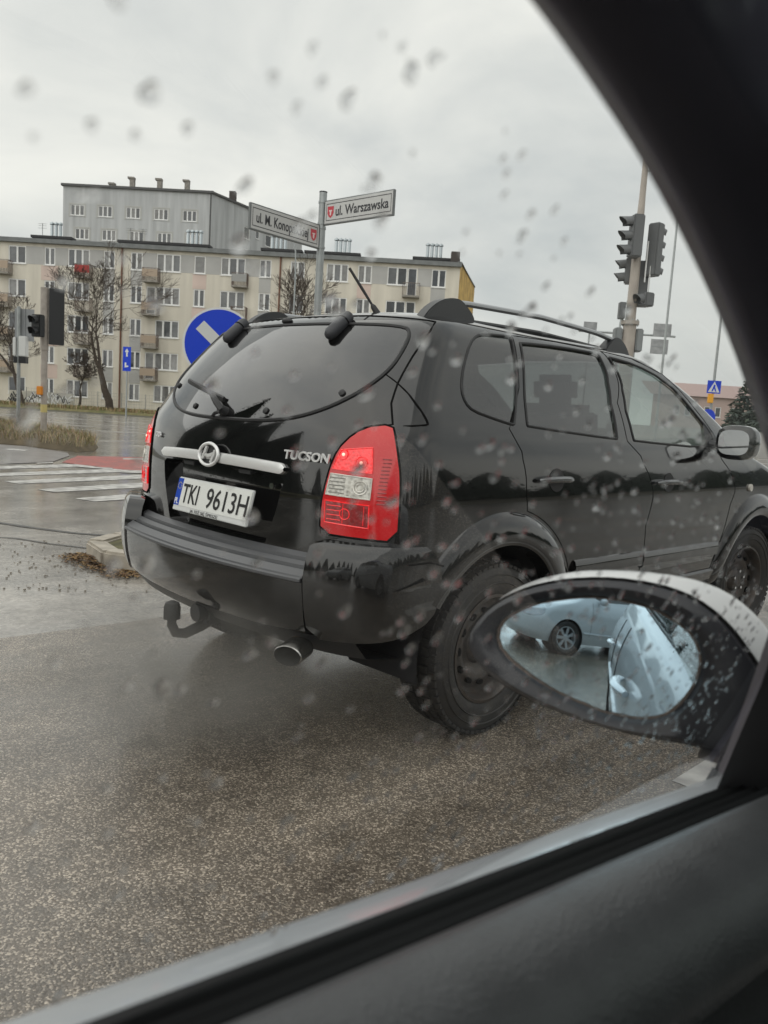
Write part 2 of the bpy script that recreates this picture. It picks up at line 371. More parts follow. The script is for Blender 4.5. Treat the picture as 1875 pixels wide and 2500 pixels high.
# ------------------------------------------------------------------ the black SUV
def paint(name, col, dirt=(.09, .08, .068), dz=(.25, .95), damt=.55, rough=.10, metal=0.0, flake=0):
    """clear-coated car paint with road film that thins out upwards (a stain with a shape of its own: spray off the wheels)"""
    M = mat(name, col, rough, metal=metal, coat=1, coat_r=.02); M.node_tree.nodes['Principled BSDF'].inputs['Coat IOR'].default_value = 1.5; M.node_tree.nodes['Principled BSDF'].inputs['Specular IOR Level'].default_value = .25; t = M.node_tree; b = t.nodes['Principled BSDF']
    c = t.nodes.new('ShaderNodeTexCoord'); sp = t.nodes.new('ShaderNodeSeparateXYZ'); n = t.nodes.new('ShaderNodeTexNoise'); n.inputs['Scale'].default_value = 5; n.inputs['Detail'].default_value = 8; n.inputs['Roughness'].default_value = .7
    r = t.nodes.new('ShaderNodeMapRange'); r.inputs[1].default_value = dz[1]; r.inputs[2].default_value = dz[0]
    mu = t.nodes.new('ShaderNodeMath'); mu.operation = 'MULTIPLY'; m2 = t.nodes.new('ShaderNodeMath'); m2.operation = 'MULTIPLY'; m2.inputs[1].default_value = damt
    mxn = t.nodes.new('ShaderNodeMixRGB'); mxn.inputs[1].default_value = (*col, 1); mxn.inputs[2].default_value = (*dirt, 1)
    t.links.new(c.outputs['Object'], sp.inputs[0]); t.links.new(sp.outputs['Z'], r.inputs[0]); t.links.new(c.outputs['Object'], n.inputs['Vector'])
    t.links.new(r.outputs[0], mu.inputs[0]); t.links.new(n.outputs['Fac'], mu.inputs[1]); t.links.new(mu.outputs[0], m2.inputs[0]); t.links.new(m2.outputs[0], mxn.inputs[0]); t.links.new(mxn.outputs[0], b.inputs['Base Color'])
    cr_ = t.nodes.new('ShaderNodeMapRange'); cr_.inputs[3].default_value = .015; cr_.inputs[4].default_value = .28; t.links.new(m2.outputs[0], cr_.inputs[0]); t.links.new(cr_.outputs[0], b.inputs['Coat Roughness'])
    cw = t.nodes.new('ShaderNodeMapRange'); cw.inputs[3].default_value = 1.0; cw.inputs[4].default_value = .35; t.links.new(m2.outputs[0], cw.inputs[0]); t.links.new(cw.outputs[0], b.inputs['Coat Weight'])
    return M
M_BLACK = paint('black car paint', (.004, .004, .0043), damt=.10)
M_BLACKB = paint('black bumper paint', (.010, .010, .010), dz=(.35, .85), damt=.16)
M_PRIV = glassmat('privacy glass', (.14, .15, .15), base=.10)
M_TINT = glassmat('side glass', (.58, .65, .63), base=.10)
M_REARGL = glassmat('rear glass', (.05, .052, .052), base=.095)

suv = empty('parked_suv', (-.763, 3.037, 0), radians(90-45)); suv.name = 'black_suv'
tag(suv, 'dirty black SUV with red tail lamps, roof rails and tow hitch', 'suv')
#      z     w    xr    b    r    n    xf   bf   rf   nf
SK = [(.34, .80, .16, .12, .33, 6, 4.16, .16, .34, 5), (.40, .845, .135, .12, .33, 6, 4.24, .16, .35, 5), (.50, .870, .12, .12, .33, 6, 4.30, .16, .36, 5), (.62, .885, .11, .12, .33, 6, 4.32, .15, .36, 5),
      (.76, .893, .105, .12, .33, 6, 4.28, .15, .36, 5), (.90, .892, .105, .12, .33, 6, 4.22, .15, .36, 5), (1.02, .884, .113, .12, .33, 6, 3.95, .16, .32, 5), (1.10, .874, .125, .12, .32, 6, 3.62, .18, .24, 5),
      (1.16, .862, .143, .12, .31, 6, 3.44, .20, .18, 5), (1.21, .845, .165, .12, .30, 5.6, 3.34, .22, .16, 5), (1.33, .795, .232, .115, .28, 5.2, 3.12, .22, .15, 5), (1.45, .745, .322, .11, .26, 5, 2.87, .22, .15, 5),
      (1.54, .705, .405, .10, .25, 5, 2.62, .22, .15, 5), (1.585, .672, .455, .09, .25, 5, 2.50, .22, .16, 4.5), (1.615, .620, .52, .08, .25, 4.5, 2.33, .22, .18, 4), (1.64, .53, .64, .07, .25, 4, 2.15, .2, .2, 4),
      (1.658, .40, .80, .06, .22, 3.5, 1.98, .18, .2, 3.5), (1.668, .22, 1.0, .05, .18, 3, 1.8, .12, .18, 3), (1.672, .03, 1.3, .02, .1, 3, 1.62, .04, .08, 3)]
sh = Shell(SK)
Y = lambda v, z: ('y', v, z)
X = lambda v, z: ('x', v, z)
FR = lambda v, z: ('f', v, z)
Lg = {}
Lg['rear_window'] = sh.loop([('s', 0, 1.175), Y(.25, 1.178), Y(.42, 1.20), Y(.55, 1.25), Y(.635, 1.315), Y(.672, 1.39), Y(.662, 1.47), Y(.64, 1.53), Y(.60, 1.558), Y(.3, 1.567), ('s', 0, 1.57)], 0)
Lg['rear_window'] = [Lg['rear_window'][0]]+chaikin(Lg['rear_window'][:], 2, False)[1:-1]+[Lg['rear_window'][-1]]
Lg['lamp'] = sh.loop([Y(.785, 1.198), Y(.705, 1.182), Y(.655, 1.13), Y(.628, 1.07), Y(.615, 1.0), Y(.602, .90), Y(.606, .808), Y(.75, .806), X(.292, .806), X(.296, .95), X(.298, 1.08), X(.302, 1.15)], 1)
Lg['quarter'] = sh.loop([X(.648, 1.335), X(.69, 1.42), X(.77, 1.52), X(.83, 1.555), X(.90, 1.568), X(1.055, 1.577), X(1.068, 1.572), X(1.01, 1.38), X(.925, 1.226), X(.915, 1.220), X(.80, 1.240), X(.685, 1.264), X(.652, 1.29)], 1)
Lg['rdoor'] = sh.loop([X(1.115, 1.55), X(1.118, 1.558), X(1.42, 1.572), X(1.735, 1.574), X(1.745, 1.568), X(1.725, 1.395), X(1.705, 1.19), X(1.695, 1.182), X(1.015, 1.218), X(1.01, 1.225), X(1.05, 1.36)], 1)
Lg['fdoor'] = sh.loop([X(1.845, 1.56), X(1.855, 1.567), X(2.09, 1.552), X(2.34, 1.50), X(2.60, 1.34), X(2.745, 1.235), X(2.74, 1.20), X(2.66, 1.155), X(1.86, 1.178), X(1.85, 1.186), X(1.845, 1.36)], 1)
Lg['wind'] = sh.loop([('s', SB[3], 1.14), FR(.62, 1.155), FR(.72, 1.17), FR(.735, 1.20), FR(.66, 1.40), FR(.60, 1.53), FR(.54, 1.575), FR(.2, 1.598), ('s', SB[3], 1.60)], 0)
AX = (.85, 3.395); ZC = .343; RO = .425
arcs = [arc_sv(sh, a, ZC, RO) for a in AX]
Lg['recess'] = sh.loop([('s', 0, 1.0), Y(.405, .985), Y(.425, .97), Y(.395, .86), Y(.345, .735), Y(.32, .722), ('s', 0, .722)], 0)
door_r = [sh.sv(*p) for p in [X(.885, 1.205), X(.945, 1.12), X(.975, .95)]]+[sh.sv('x', AX[0]+cos(a)*.56, ZC+sin(a)*.56) for a in np.linspace(radians(76), radians(28), 12)]+[sh.sv(*p) for p in [X(1.345, .60), X(1.345, .47), X(1.985, .47), X(1.985, .77), X(1.955, 1.05), X(1.905, 1.11), X(1.79, 1.175), X(1.79, 1.35), X(1.80, 1.592), X(1.43, 1.595), X(1.085, 1.585), X(1.02, 1.37)]]
door_f = [sh.sv(*p) for p in [X(1.79, 1.175), X(1.905, 1.11), X(1.955, 1.05), X(1.985, .77), X(1.985, .47), X(2.86, .47), X(2.905, .62), X(2.985, .84), X(2.94, 1.03), X(2.80, 1.14), X(2.80, 1.22), X(2.64, 1.36), X(2.36, 1.525), X(2.09, 1.582), X(1.80, 1.592), X(1.79, 1.35)]]
tailg = [sh.sv(*p) for p in [('s', 0, .70), Y(.62, .70), Y(.606, .808), Y(.602, .90), Y(.615, 1.0), Y(.628, 1.07), Y(.655, 1.13), Y(.705, 1.182), Y(.785, 1.198), Y(.745, 1.27), Y(.722, 1.34), Y(.702, 1.44), Y(.682, 1.54), Y(.655, 1.585), Y(.4, 1.605), ('s', 0, 1.61)]]
hood = [sh.sv(*p) for p in [('s', SB[3], 1.12), FR(.60, 1.125), FR(.70, 1.115), FR(.74, 1.06), FR(.72, .96), FR(.62, .90), ('s', SB[3], .895)]]
lamp_front = sh.loop([FR(.56, .86), FR(.80, .90), X(3.96, .94), X(4.02, .80), FR(.78, .745), FR(.58, .75)], 1)
V, T = sh.mesh2d([Lg[k] for k in Lg]+[lamp_front], arcs+[door_r+door_r[:1], door_f+door_f[:1], tailg, hood])
cen = V[T].mean(1); pc, _ = sh.ev(cen)
In = {k: pip(Lg[k], cen) for k in Lg}
cut = np.zeros(len(T), bool)
for a in AX: cut |= (np.hypot(pc[:, 0]-a, pc[:, 2]-ZC) < RO) & (pc[:, 1] > .6)
cut |= pc[:, 2] < .345
rear_low = (pc[:, 0] < .55) & (pc[:, 2] < .70)
anyg = np.zeros(len(T), bool)
for k in In: anyg |= In[k]
fl = pip(lamp_front, cen); anyg |= fl
dr, df, tg, hd = pip(door_r, cen), pip(door_f, cen), pip(tailg, cen), pip(hood, cen)
base = ~anyg & ~cut & ~rear_low
sh.patch('body', V, T, base & ~dr & ~df & ~tg & ~hd, M_BLACK, suv)
for sd in (-1, 1):
    d1 = sh.patch('rear_door', V, T, base & dr, M_BLACK, suv, sides=(sd,)); d2 = sh.patch('front_door', V, T, base & df, M_BLACK, suv, sides=(sd,))
    g1 = sh.patch('window', V, T, In['rdoor'], M_PRIV, d1, -.006, (sd,)); g2 = sh.patch('window', V, T, In['fdoor'], M_TINT, d2, -.006, (sd,))
    sh.patch('quarter_window', V, T, In['quarter'], M_PRIV, suv, -.003, (sd,))
    for L, pa in ((Lg['rdoor'], d1), (Lg['fdoor'], d2), (Lg['quarter'], suv)):
        p, n = sh.path(L, .0, sd, .02, True); MB().tube(p, .006, 6, closed=True).build('window_seal', M_RUBBER, pa)
    # door handle: a pull bar over a dark round pocket
    for pa, xa, xb, z in ((d1, 1.045, 1.285, 1.005), (d2, 2.045, 2.30, .978)):
        q, n = sh.pt('x', (xa+xb)/2+.02, z, sd)
        pk = MB(); pk.add([sh.pt('x', (xa+xb)/2+.02+cos(a)*.055*r, z+sin(a)*.048*r, sd,   .0018 if r else .0016)[0] for r in (1, .0) for a in np.linspace(0, 2*pi, 24, endpoint=False)], [(i, (i+1) % 24, 24+(i+1) % 24, 24+i) for i in range(24)])
        pk.build('handle_pocket', M_RUBBER, pa)
        hp = [sh.pt('x', xa+(xb-xa)*t_, z+.004*sin(t_*pi), sd, .006+.030*min(1, 4*t_*(1-t_)+.15))[0] for t_ in np.linspace(0, 1, 11)]
        MB().tube(hp, [.010, .016]+[.018]*7+[.015, .009], 10, flat=.75).build('handle', mat('handle black chrome', (.16, .165, .17), .22, metal=.6, coat=.5), pa)
sh.patch('rear_window', V, T, In['rear_window'], M_REARGL, suv, .002)
sh.patch('windshield', V, T, In['wind'], M_TINT, suv, -.003)
tgo = sh.patch('tailgate', V, T, base & tg, M_BLACK, suv)
sh.patch('bonnet', V, T, base & hd, M_BLACK, suv)
M_HEAD = mat('headlamp', (.35, .36, .38), .12, metal=.6, coat=1)
sh.patch('headlamp', V, T, fl, M_HEAD, suv, .002, (-1,)); sh.patch('headlamp', V, T, fl, M_HEAD, suv, .002, (1,))
for L, c_ in ((door_r, True), (door_f, True)): seam(sh, 'panel_gap', L, suv, closed=c_)
seam(sh, 'panel_gap', [q for q in tailg[8:]], suv, r=.0042); seam(sh, 'panel_gap', tailg[2:9], suv, r=.003); seam(sh, 'panel_gap', hood, suv)
for sd in (-1, 1):
    p, n = sh.path(chaikin([sh.sv(*q) for q in [X(.372, 1.395), X(.392, 1.33), X(.415, 1.25), X(.428, 1.21), X(.42, 1.203), X(.335, 1.196)]], 2, False), -.001, sd)
    MB().tube(p, [.0015+.003*sin(pi*i/len(p)) for i in range(len(p))], 6).build('pillar_gap', M_GAP, suv)
p1, _ = sh.path(Lg['rear_window'], .001, -1); p2, _ = sh.path(Lg['rear_window'], .001, 1)
for p in (p1, p2): MB().tube(p, .0075, 6).build('window_seal', M_RUBBER, suv)
# ---- plate recess: sunken panel with walls
sunk = lambda V_, P_: np.full(len(V_), -.045)
rc = sh.patch('plate_recess', V, T, In['recess'], M_BLACK, tgo, offs=sunk)
for sd in (-1, 1):
    a, _ = sh.path(Lg['recess'][:], .0, sd); b_, _ = sh.path(Lg['recess'][:], -.045, sd)
    MB().add(a+b_, [(i, i+1, len(a)+i+1, len(a)+i) for i in range(len(a)-1)]).build('recess_wall', M_BLACK, tgo)
# ---- chrome bar, emblem, badges
cb = MB(); ks = np.linspace(-.43, .43, 61); ring = []
for y in ks:
    e_ = min(1, (.43-abs(y))/.02); hh = .021*(.35+.65*e_**.5); s_ = -1 if y < 0 else 1
    zc = 1.012+.010*(1-(y/.43)**2)
    for dz_, of in ((-1, .001), (-.9, .014), (0, .019), (.9, .014), (1, .001)):
        ring.append(sh.pt('y', abs(y), zc+dz_*hh, s_, of)[0])
cb.add(ring, [(i*5+j, i*5+j+1, i*5+j+6, i*5+j+5) for i in range(60) for j in range(4)]); cb.build('chrome_bar', mat('brushed chrome', (.80, .80, .79), .38, metal=.45, coat=.5), tgo, 50)
ec, en = sh.pt('y', 0.0, 1.030, -1, .022); ex = Vector((0, -1, 0)); ey = (Vector((0, 0, 1))-en*en.z).normalized(); en = -ex.cross(ey) if ex.cross(ey).dot(en) < 0 else ex.cross(ey)
em = lambda a, b, d: ec+ex*a+ey*b+en*d
MB().tube([em(cos(a)*.066, sin(a)*.043, .004) for a in np.linspace(0, 2*pi, 40, endpoint=False)], .0068, 8, closed=True).build('emblem', MATS['brushed chrome'], tgo)
MB().add([em(cos(a)*.066, sin(a)*.043, -.006) for a in np.linspace(0, 2*pi, 32, endpoint=False)], [tuple(range(32))]).build('emblem_plate', mat('emblem ground', (.05, .05, .052), .3), tgo)
hl = MB()
for pl in ([(-.050, -.022), (-.034, -.020), (-.012, .030), (-.026, .034)], [(.050, .022), (.034, .020), (.012, -.030), (.026, -.034)], [(-.030, .004), (.0, .001), (.026, .010), (.030, -.004), (.0, -.012), (-.034, -.008)]):
    hl.prism(pl, em, (-.002, .006))
hl.build('emblem_letter', MATS['brushed chrome'], tgo, 30)
M_BADGE = mat('silver badge', (.78, .78, .78), .35, metal=.35)
def on_rear(y, z, off=.004):
    p, n = sh.pt('y', abs(y), z, -1 if y < 0 else 1, off); xd = (sh.pt('y', abs(y)+.01, z, -1 if y < 0 else 1, off)[0]-p)*(1 if y < 0 else -1)
    return frame4(p, xd, (0, 0, 1))
text('model_badge', 'TUCSON', .044, M_BADGE, tgo, on_rear(-.415, 1.052), .003, bold=.0012, fit=.218, shear=.15)
text('dealer_badge', 'CRDi', .03, M_BADGE, tgo, on_rear(.56, 1.07), .003, bold=.0008, fit=.07)
# ---- number plate
pz, pxx = .857, .088
def plm(a, b, d): return Vector((pxx+.235*b-d, -a-.045, pz+b))
pl = MB(); pl.prism([(-.262, -.068), (.262, -.068), (.262, .066), (-.262, .066)], plm, (0, .012)); plate = pl.build('number_plate', mat('plate frame', (.62, .63, .62), .4), suv, bevel=.003); plate.parent = suv
MB().prism([(-.22, -.046), (.257, -.046), (.257, .062), (-.22, .062)], plm, (.0125, .0135)).build('plate_field', mat('plate white', (.72, .73, .70), .35), plate)
MB().prism([(-.258, -.046), (-.2205, -.046), (-.2205, .062), (-.258, .062)], plm, (.0125, .0137)).build('plate_band', mat('plate blue', (.01, .06, .42), .35), plate)
M_INK = mat('plate ink', (.012, .012, .012), .5)
def plf(a, b, d=.0150): return frame4(plm(a, b, d), plm(1, b, d)-plm(0, b, d), plm(0, 1, d)-plm(0, 0, d))
text('plate_letters', 'TKI', .112, M_INK, plate, plf(-.208, -.031), .0006, bold=.0006, fit=.118)
text('plate_letters', '9613H', .112, M_INK, plate, plf(-.028, -.031), .0006, bold=.0006, fit=.276)
text('plate_country', 'PL', .034, mat('plate country', (.8, .8, .8), .4), plate, plf(-.253, -.040), .0004, bold=.0006, fit=.026)
text('plate_strip_text', 'JA TEŻ SIĘ ŚPIESZĘ', .017, M_INK, plate, plf(-.125, -.063), .0003, fit=.20)
st = MB()
for k in range(12):
    a = 2*pi*k/12; c = (-.2395+cos(a)*.0125, .033+sin(a)*.0125); st.prism([(c[0]+cos(q)*.002, c[1]+sin(q)*.002) for q in np.linspace(0, 2*pi, 5, endpoint=False)], plm, (.0138, .0143))
st.build('plate_stars', mat('plate stars', (.75, .6, .1), .4), plate, 0)
# lock button and lamps above the plate
q, n = sh.pt('y', .345, .945, -1, -.03); MB().cyl(q, q+n*.012, .011, n=16).build('lock', M_CHROME, tgo)
for yy in (-.2, .2):
    q, n = sh.pt('y', abs(yy), .985, 1 if yy > 0 else -1, -.02); MB().box(q, (.03, .08, .016)).build('plate_lamp', M_DARKPL, tgo, bevel=.003)
# ---- tail lamps
def lamp_mat(name, col, em_, es, sc_):
    M = mat(name, col, .12, coat=1, emit=em_, es=es); t = M.node_tree; b = t.nodes['Principled BSDF']
    c = t.nodes.new('ShaderNodeTexCoord'); v_ = t.nodes.new('ShaderNodeTexVoronoi'); v_.inputs['Scale'].default_value = sc_; bp = t.nodes.new('ShaderNodeBump'); bp.inputs['Strength'].default_value = .5; bp.inputs['Distance'].default_value = .004
    t.links.new(c.outputs['Object'], v_.inputs['Vector']); t.links.new(v_.outputs['Distance'], bp.inputs['Height']); t.links.new(bp.outputs[0], b.inputs['Normal'])
    ra = t.nodes.new('ShaderNodeValToRGB'); ra.color_ramp.elements[0].color = (*[x*.45 for x in col], 1); ra.color_ramp.elements[1].color = (*col, 1); ra.color_ramp.elements[1].position = .6
    t.links.new(v_.outputs['Distance'], ra.inputs[0]); t.links.new(ra.outputs[0], b.inputs['Base Color']); return M
M_RED = mat('red lens', (.40, .0025, .005), .12, coat=.35, emit=(1, .004, .007), es=.11)
M_REDB = lamp_mat('red reflector', (.62, .006, .010), (1, .012, .016), .42, 90)
M_REDD = lamp_mat('dark red reflector', (.20, .003, .005), (1, .01, .012), .05, 60)
M_CLEAR = lamp_mat('clear reflector', (.62, .60, .54), None, 0, 70)
for sd in (-1, 1):
    lo = sh.patch('tail_lamp', V, T, In['lamp'], M_RED, suv, .004, (sd,))
    p, n = sh.path(Lg['lamp'], .001, sd, .02, True); MB().tube(p, .005, 6, closed=True).build('lamp_rim', M_GAP, lo)
    def sub(name, pts, mt, off=.0065):
        L = sh.loop(pts, 0); q = resample(L, .02, True); k = len(q); c = np.mean(q, 0); pp, nn = sh.ev(np.array(q+[c+(a-c)*.5 for a in q]+[c])); pp = pp+nn*off; pp[:, 1] *= sd
        MB().add(pp.tolist(), [(i, (i+1) % k, k+(i+1) % k, k+i) for i in range(k)]+[(k+i, k+(i+1) % k, 2*k) for i in range(k)]).build(name, mt, lo, 60)
        pp, nn = sh.ev(np.array(q)); pp = pp+nn*off; pp[:, 1] *= sd
        MB().tube([Vector(a) for a in pp], .0025, 5, closed=True).build(name+'_edge', M_REDB if mt != M_CLEAR else mat('lamp edge', (.7, .68, .62), .2), lo)
    sub('brake_reflector', [Y(.655, 1.10), Y(.76, 1.115), Y(.775, 1.03), Y(.635, 1.035)], M_REDB)
    sub('reversing_lens', [Y(.632, 1.018), Y(.778, 1.012), Y(.780, .942), Y(.622, .946)], M_CLEAR)
    sub('lower_reflector', [Y(.622, .925), Y(.780, .922), Y(.782, .845), Y(.625, .85)], M_REDD)
    for yc_, zc_, r_c in ((.745, .978, .022), (.745, .978, .013), (.668, 1.085, .016), (.735, 1.062, .020), (.70, .885, .018)):
        MB().tube([sh.pt('y', yc_+cos(a)*r_c, zc_+sin(a)*r_c, sd, .008)[0] for a in np.linspace(0, 2*pi, 18, endpoint=False)], .0018, 5, closed=True).build('reflector_bowl', mat('bowl edge', (.75, .72, .66), .2, metal=.5) if abs(zc_-.978) < .01 else M_REDB, lo)
    for k in range(5):
        z = .955+k*.0125; MB().tube([sh.pt('y', y_, z, sd, .0075)[0] for y_ in (.632, .66, .69)], .0016, 4).build('lens_rib', mat('lens shade', (.22, .21, .19), .3), lo)
    for k in range(4):
        z = .862+k*.016; MB().tube([sh.pt('y', y_, z, sd, .0075)[0] for y_ in (.632, .66, .685)], .0014, 4).build('lens_rib', M_REDB, lo)
    for y_ in (.693, .765): MB().tube([sh.pt('y', y_, z, sd, .0075)[0] for z in (.852, .885, .918)], .0016, 4).build('lens_rib', M_REDB, lo)
    for yy, zz in ((.668, 1.085), (.735, 1.062)):
        q, n = sh.pt('y', yy, zz, sd, .007); MB().ball(q, .006, 10, 6).build('lamp_bulb', mat('lamp bulb', (.9, .5, .4), .2, emit=(1, .45, .35), es=1.2), lo)
    for k in range(13):
        z = .93+k*.0125; a = sh.pt('y', .80, z, sd, .006)[0]; b_ = sh.pt('x', .262, z, sd, .006)[0]
        MB().tube([a, sh.pt('y', .822, z, sd, .006)[0], b_], .0018, 4).build('lens_rib', M_REDD, lo)
# ---- rear bumper (own shell): painted centre, step pad, two raised corners
BK = [(.40, .80, .14, .10, .32, 6, 4.2, .1, .3, 5), (.44, .855, .055, .11, .33, 6, 4.2, .1, .3, 5), (.50, .885, .02, .12, .34, 6, 4.2, .1, .3, 5), (.60, .905, .004, .125, .35, 6, 4.2, .1, .3, 5), (.66, .910, .0, .13, .35, 6, 4.2, .1, .3, 5), (.72, .910, .006, .13, .35, 6, 4.2, .1, .3, 5), (.775, .904, .02, .13, .34, 6, 4.2, .1, .3, 5), (.80, .890, .05, .12, .33, 6, 4.2, .1, .3, 5)]
bs = Shell(BK, nv=160)
ctr = [bs.sv(*q) for q in [('s', 0, .445), Y(.40, .45), Y(.628, .468), Y(.632, .655), ('s', 0, .655)]]
crn = [bs.sv(*q) for q in [Y(.638, .452), Y(.80, .46), X(.34, .475), X(.455, .52), X(.475, .62), X(.47, .70), X(.42, .786), X(.30, .789), Y(.72, .789), Y(.665, .784), Y(.638, .768), Y(.638, .62)]]
Vb, Tb = bs.mesh2d([chaikin(crn, 1)], [ctr], gs=.04, gv=.03, step=.015); cb_ = Vb[Tb].mean(1)
mc, mk = pip(ctr, cb_), pip(chaikin(crn, 1), cb_)
bump_o = bs.patch('rear_bumper', Vb, Tb, mc, M_BLACKB, suv)
for sd in (-1, 1):
    bc = bs.patch('bumper_corner', Vb, Tb, mk, M_BLACKB, suv, sides=(sd,), off=.006)
    a, na = bs.path(chaikin(crn, 1), .006, sd, .015, True); inn = [p+Vector((.05, -sd*.05, 0 if p.z < .7 else -.004)) for p in a]; k = len(a)
    MB().add(a+inn, [(i, (i+1) % k, k+(i+1) % k, k+i) for i in range(k)]).build('bumper_edge', M_BLACKB, suv, 60)
    # crease blister near the wheel
    cz = [bs.pt('y', .79, .632, sd, .008)[0], bs.pt('x', .26, .652, sd, .014)[0], bs.pt('x', .385, .682, sd, .022)[0], bs.pt('x', .415, .66, sd, .008)[0], bs.pt('x', .42, .628, sd, .004)[0], bs.pt('x', .25, .622, sd, .004)[0]]
    MB().add(cz, [(0, 1, 5), (1, 2, 3), (1, 3, 4), (1, 4, 5)]).build('bumper_crease', M_BLACKB, suv, 0)
    MB().tube([bs.pt('x', x_, .735-.25*max(0, x_-.40), sd, .009)[0] for x_ in np.linspace(.30, .47, 8)], .003, 5).build('bumper_gap', M_GAP, suv)
# step pad: ribbed grey plastic between bumper edge and tailgate
ys = np.linspace(-.63, .63, 41); sp_ = MB(); rows = []
for y in ys:
    s_ = -1 if y < 0 else 1; a = bs.pt('y', abs(y), .655, s_, .0)[0]; b_ = sh.pt('y', abs(y), .722, s_, .0)[0]
    r_ = []
    for t_, dz_ in ((0, -.004), (.05, .008), (.28, .012), (.31, -.004), (.40, -.004), (.43, .012), (.60, .012), (.63, -.004), (.72, -.004), (.75, .012), (1.0, .008)):
        q = a.lerp(b_, t_); r_.append((q.x, q.y, q.z+dz_))
    rows += r_
sp_.add(rows, [(i*11+j, i*11+j+1, (i+1)*11+j+1, (i+1)*11+j) for i in range(40) for j in range(10)]); sp_.build('bumper_step', mat('step plastic', (.085, .087, .092), .38), suv, 20)
MB().tube([bs.pt('y', abs(y), .652, -1 if y < 0 else 1, .0)[0] for y in ys], .009, 6).build('step_lip', mat('step plastic', (.085, .087, .092), .38), suv)
# dark valance under the bumper
vl = MB(); r2 = []
for y in np.linspace(-.80, .80, 31):
    s_ = -1 if y < 0 else 1; a = bs.pt('y', min(abs(y), .79), .452, s_, -.006)[0]; r2 += [a, (a.x+.06, a.y, a.z-.07), (a.x+.35, a.y*.98, a.z-.12)]
vl.add(r2, [(i*3+j, i*3+j+1, (i+1)*3+j+1, (i+1)*3+j) for i in range(30) for j in range(2)]); vl.build('rear_valance', M_DARKPL, suv)
MB().box((2.1, 0, .36), (3.3, 1.5, .06)).build('underbody', M_CABIN, suv)
MB().box((.62, 0, .40), (.5, 1.1, .12)).build('fuel_tank', M_CABIN, suv, bevel=.03)
MB().cyl((.85, -.75, .30), (.85, .75, .30), .045, n=12).build('rear_axle', M_CABIN, suv)
# ---- tow hitch
th = MB().tube([(.34, .02, .40), (.18, .02, .375), (.09, .02, .335), (.02, .02, .315), (-.022, .02, .325), (-.04, .02, .36), (-.04, .02, .40)], [.024, .024, .022, .021, .020, .019, .017], 14)
tow = th.build('tow_hitch', mat('hitch black', (.015, .015, .015), .4), suv)
MB().tube([(-.04, .02, .385), (-.04, .02, .43), (-.04, .02, .448), (-.04, .02, .456)], [.033, .033, .027, .010], 18).build('hitch_cap', M_RUBBER, tow)
MB().box((.12, -.0, .40), (.10, .10, .10)).build('hitch_bracket', M_DARKPL, tow, bevel=.02); MB().cyl((.05, .0, .40), (.12, 0.0, .40), .036, n=18).build('hitch_socket', M_DARKPL, tow)
# ---- exhaust
ex_ = MB(); ex_.lathe([(.041, .0), (.044, -.004), (.044, -.09), (.030, -.12)], 28, axis='x'); ex_.v = [(-p[0]*1.0, p[1]*1.25, p[2]*.85) for p in ex_.v]
exh = ex_.build('exhaust_tip', mat('exhaust chrome', (.45, .44, .42), .22, metal=1, var=.4, vscale=40), suv); exh.location = (.03, -.625, .392); exh.rotation_euler = (0, radians(-6), radians(24))
e2 = MB(); e2.lathe([(.040, .001), (.036, -.10), (.0, -.11)], 28, axis='x'); e2.v = [(-p[0], p[1]*1.25, p[2]*.85) for p in e2.v]; e2.build('exhaust_bore', mat('soot', (.01, .01, .01), .9), exh)
MB().tube([(.10, .0, .0), (.25, .10, .02), (.6, .3, .03)], .028, 10).build('exhaust_pipe', mat('rusty pipe', (.10, .055, .03), .6, var=.5), exh)
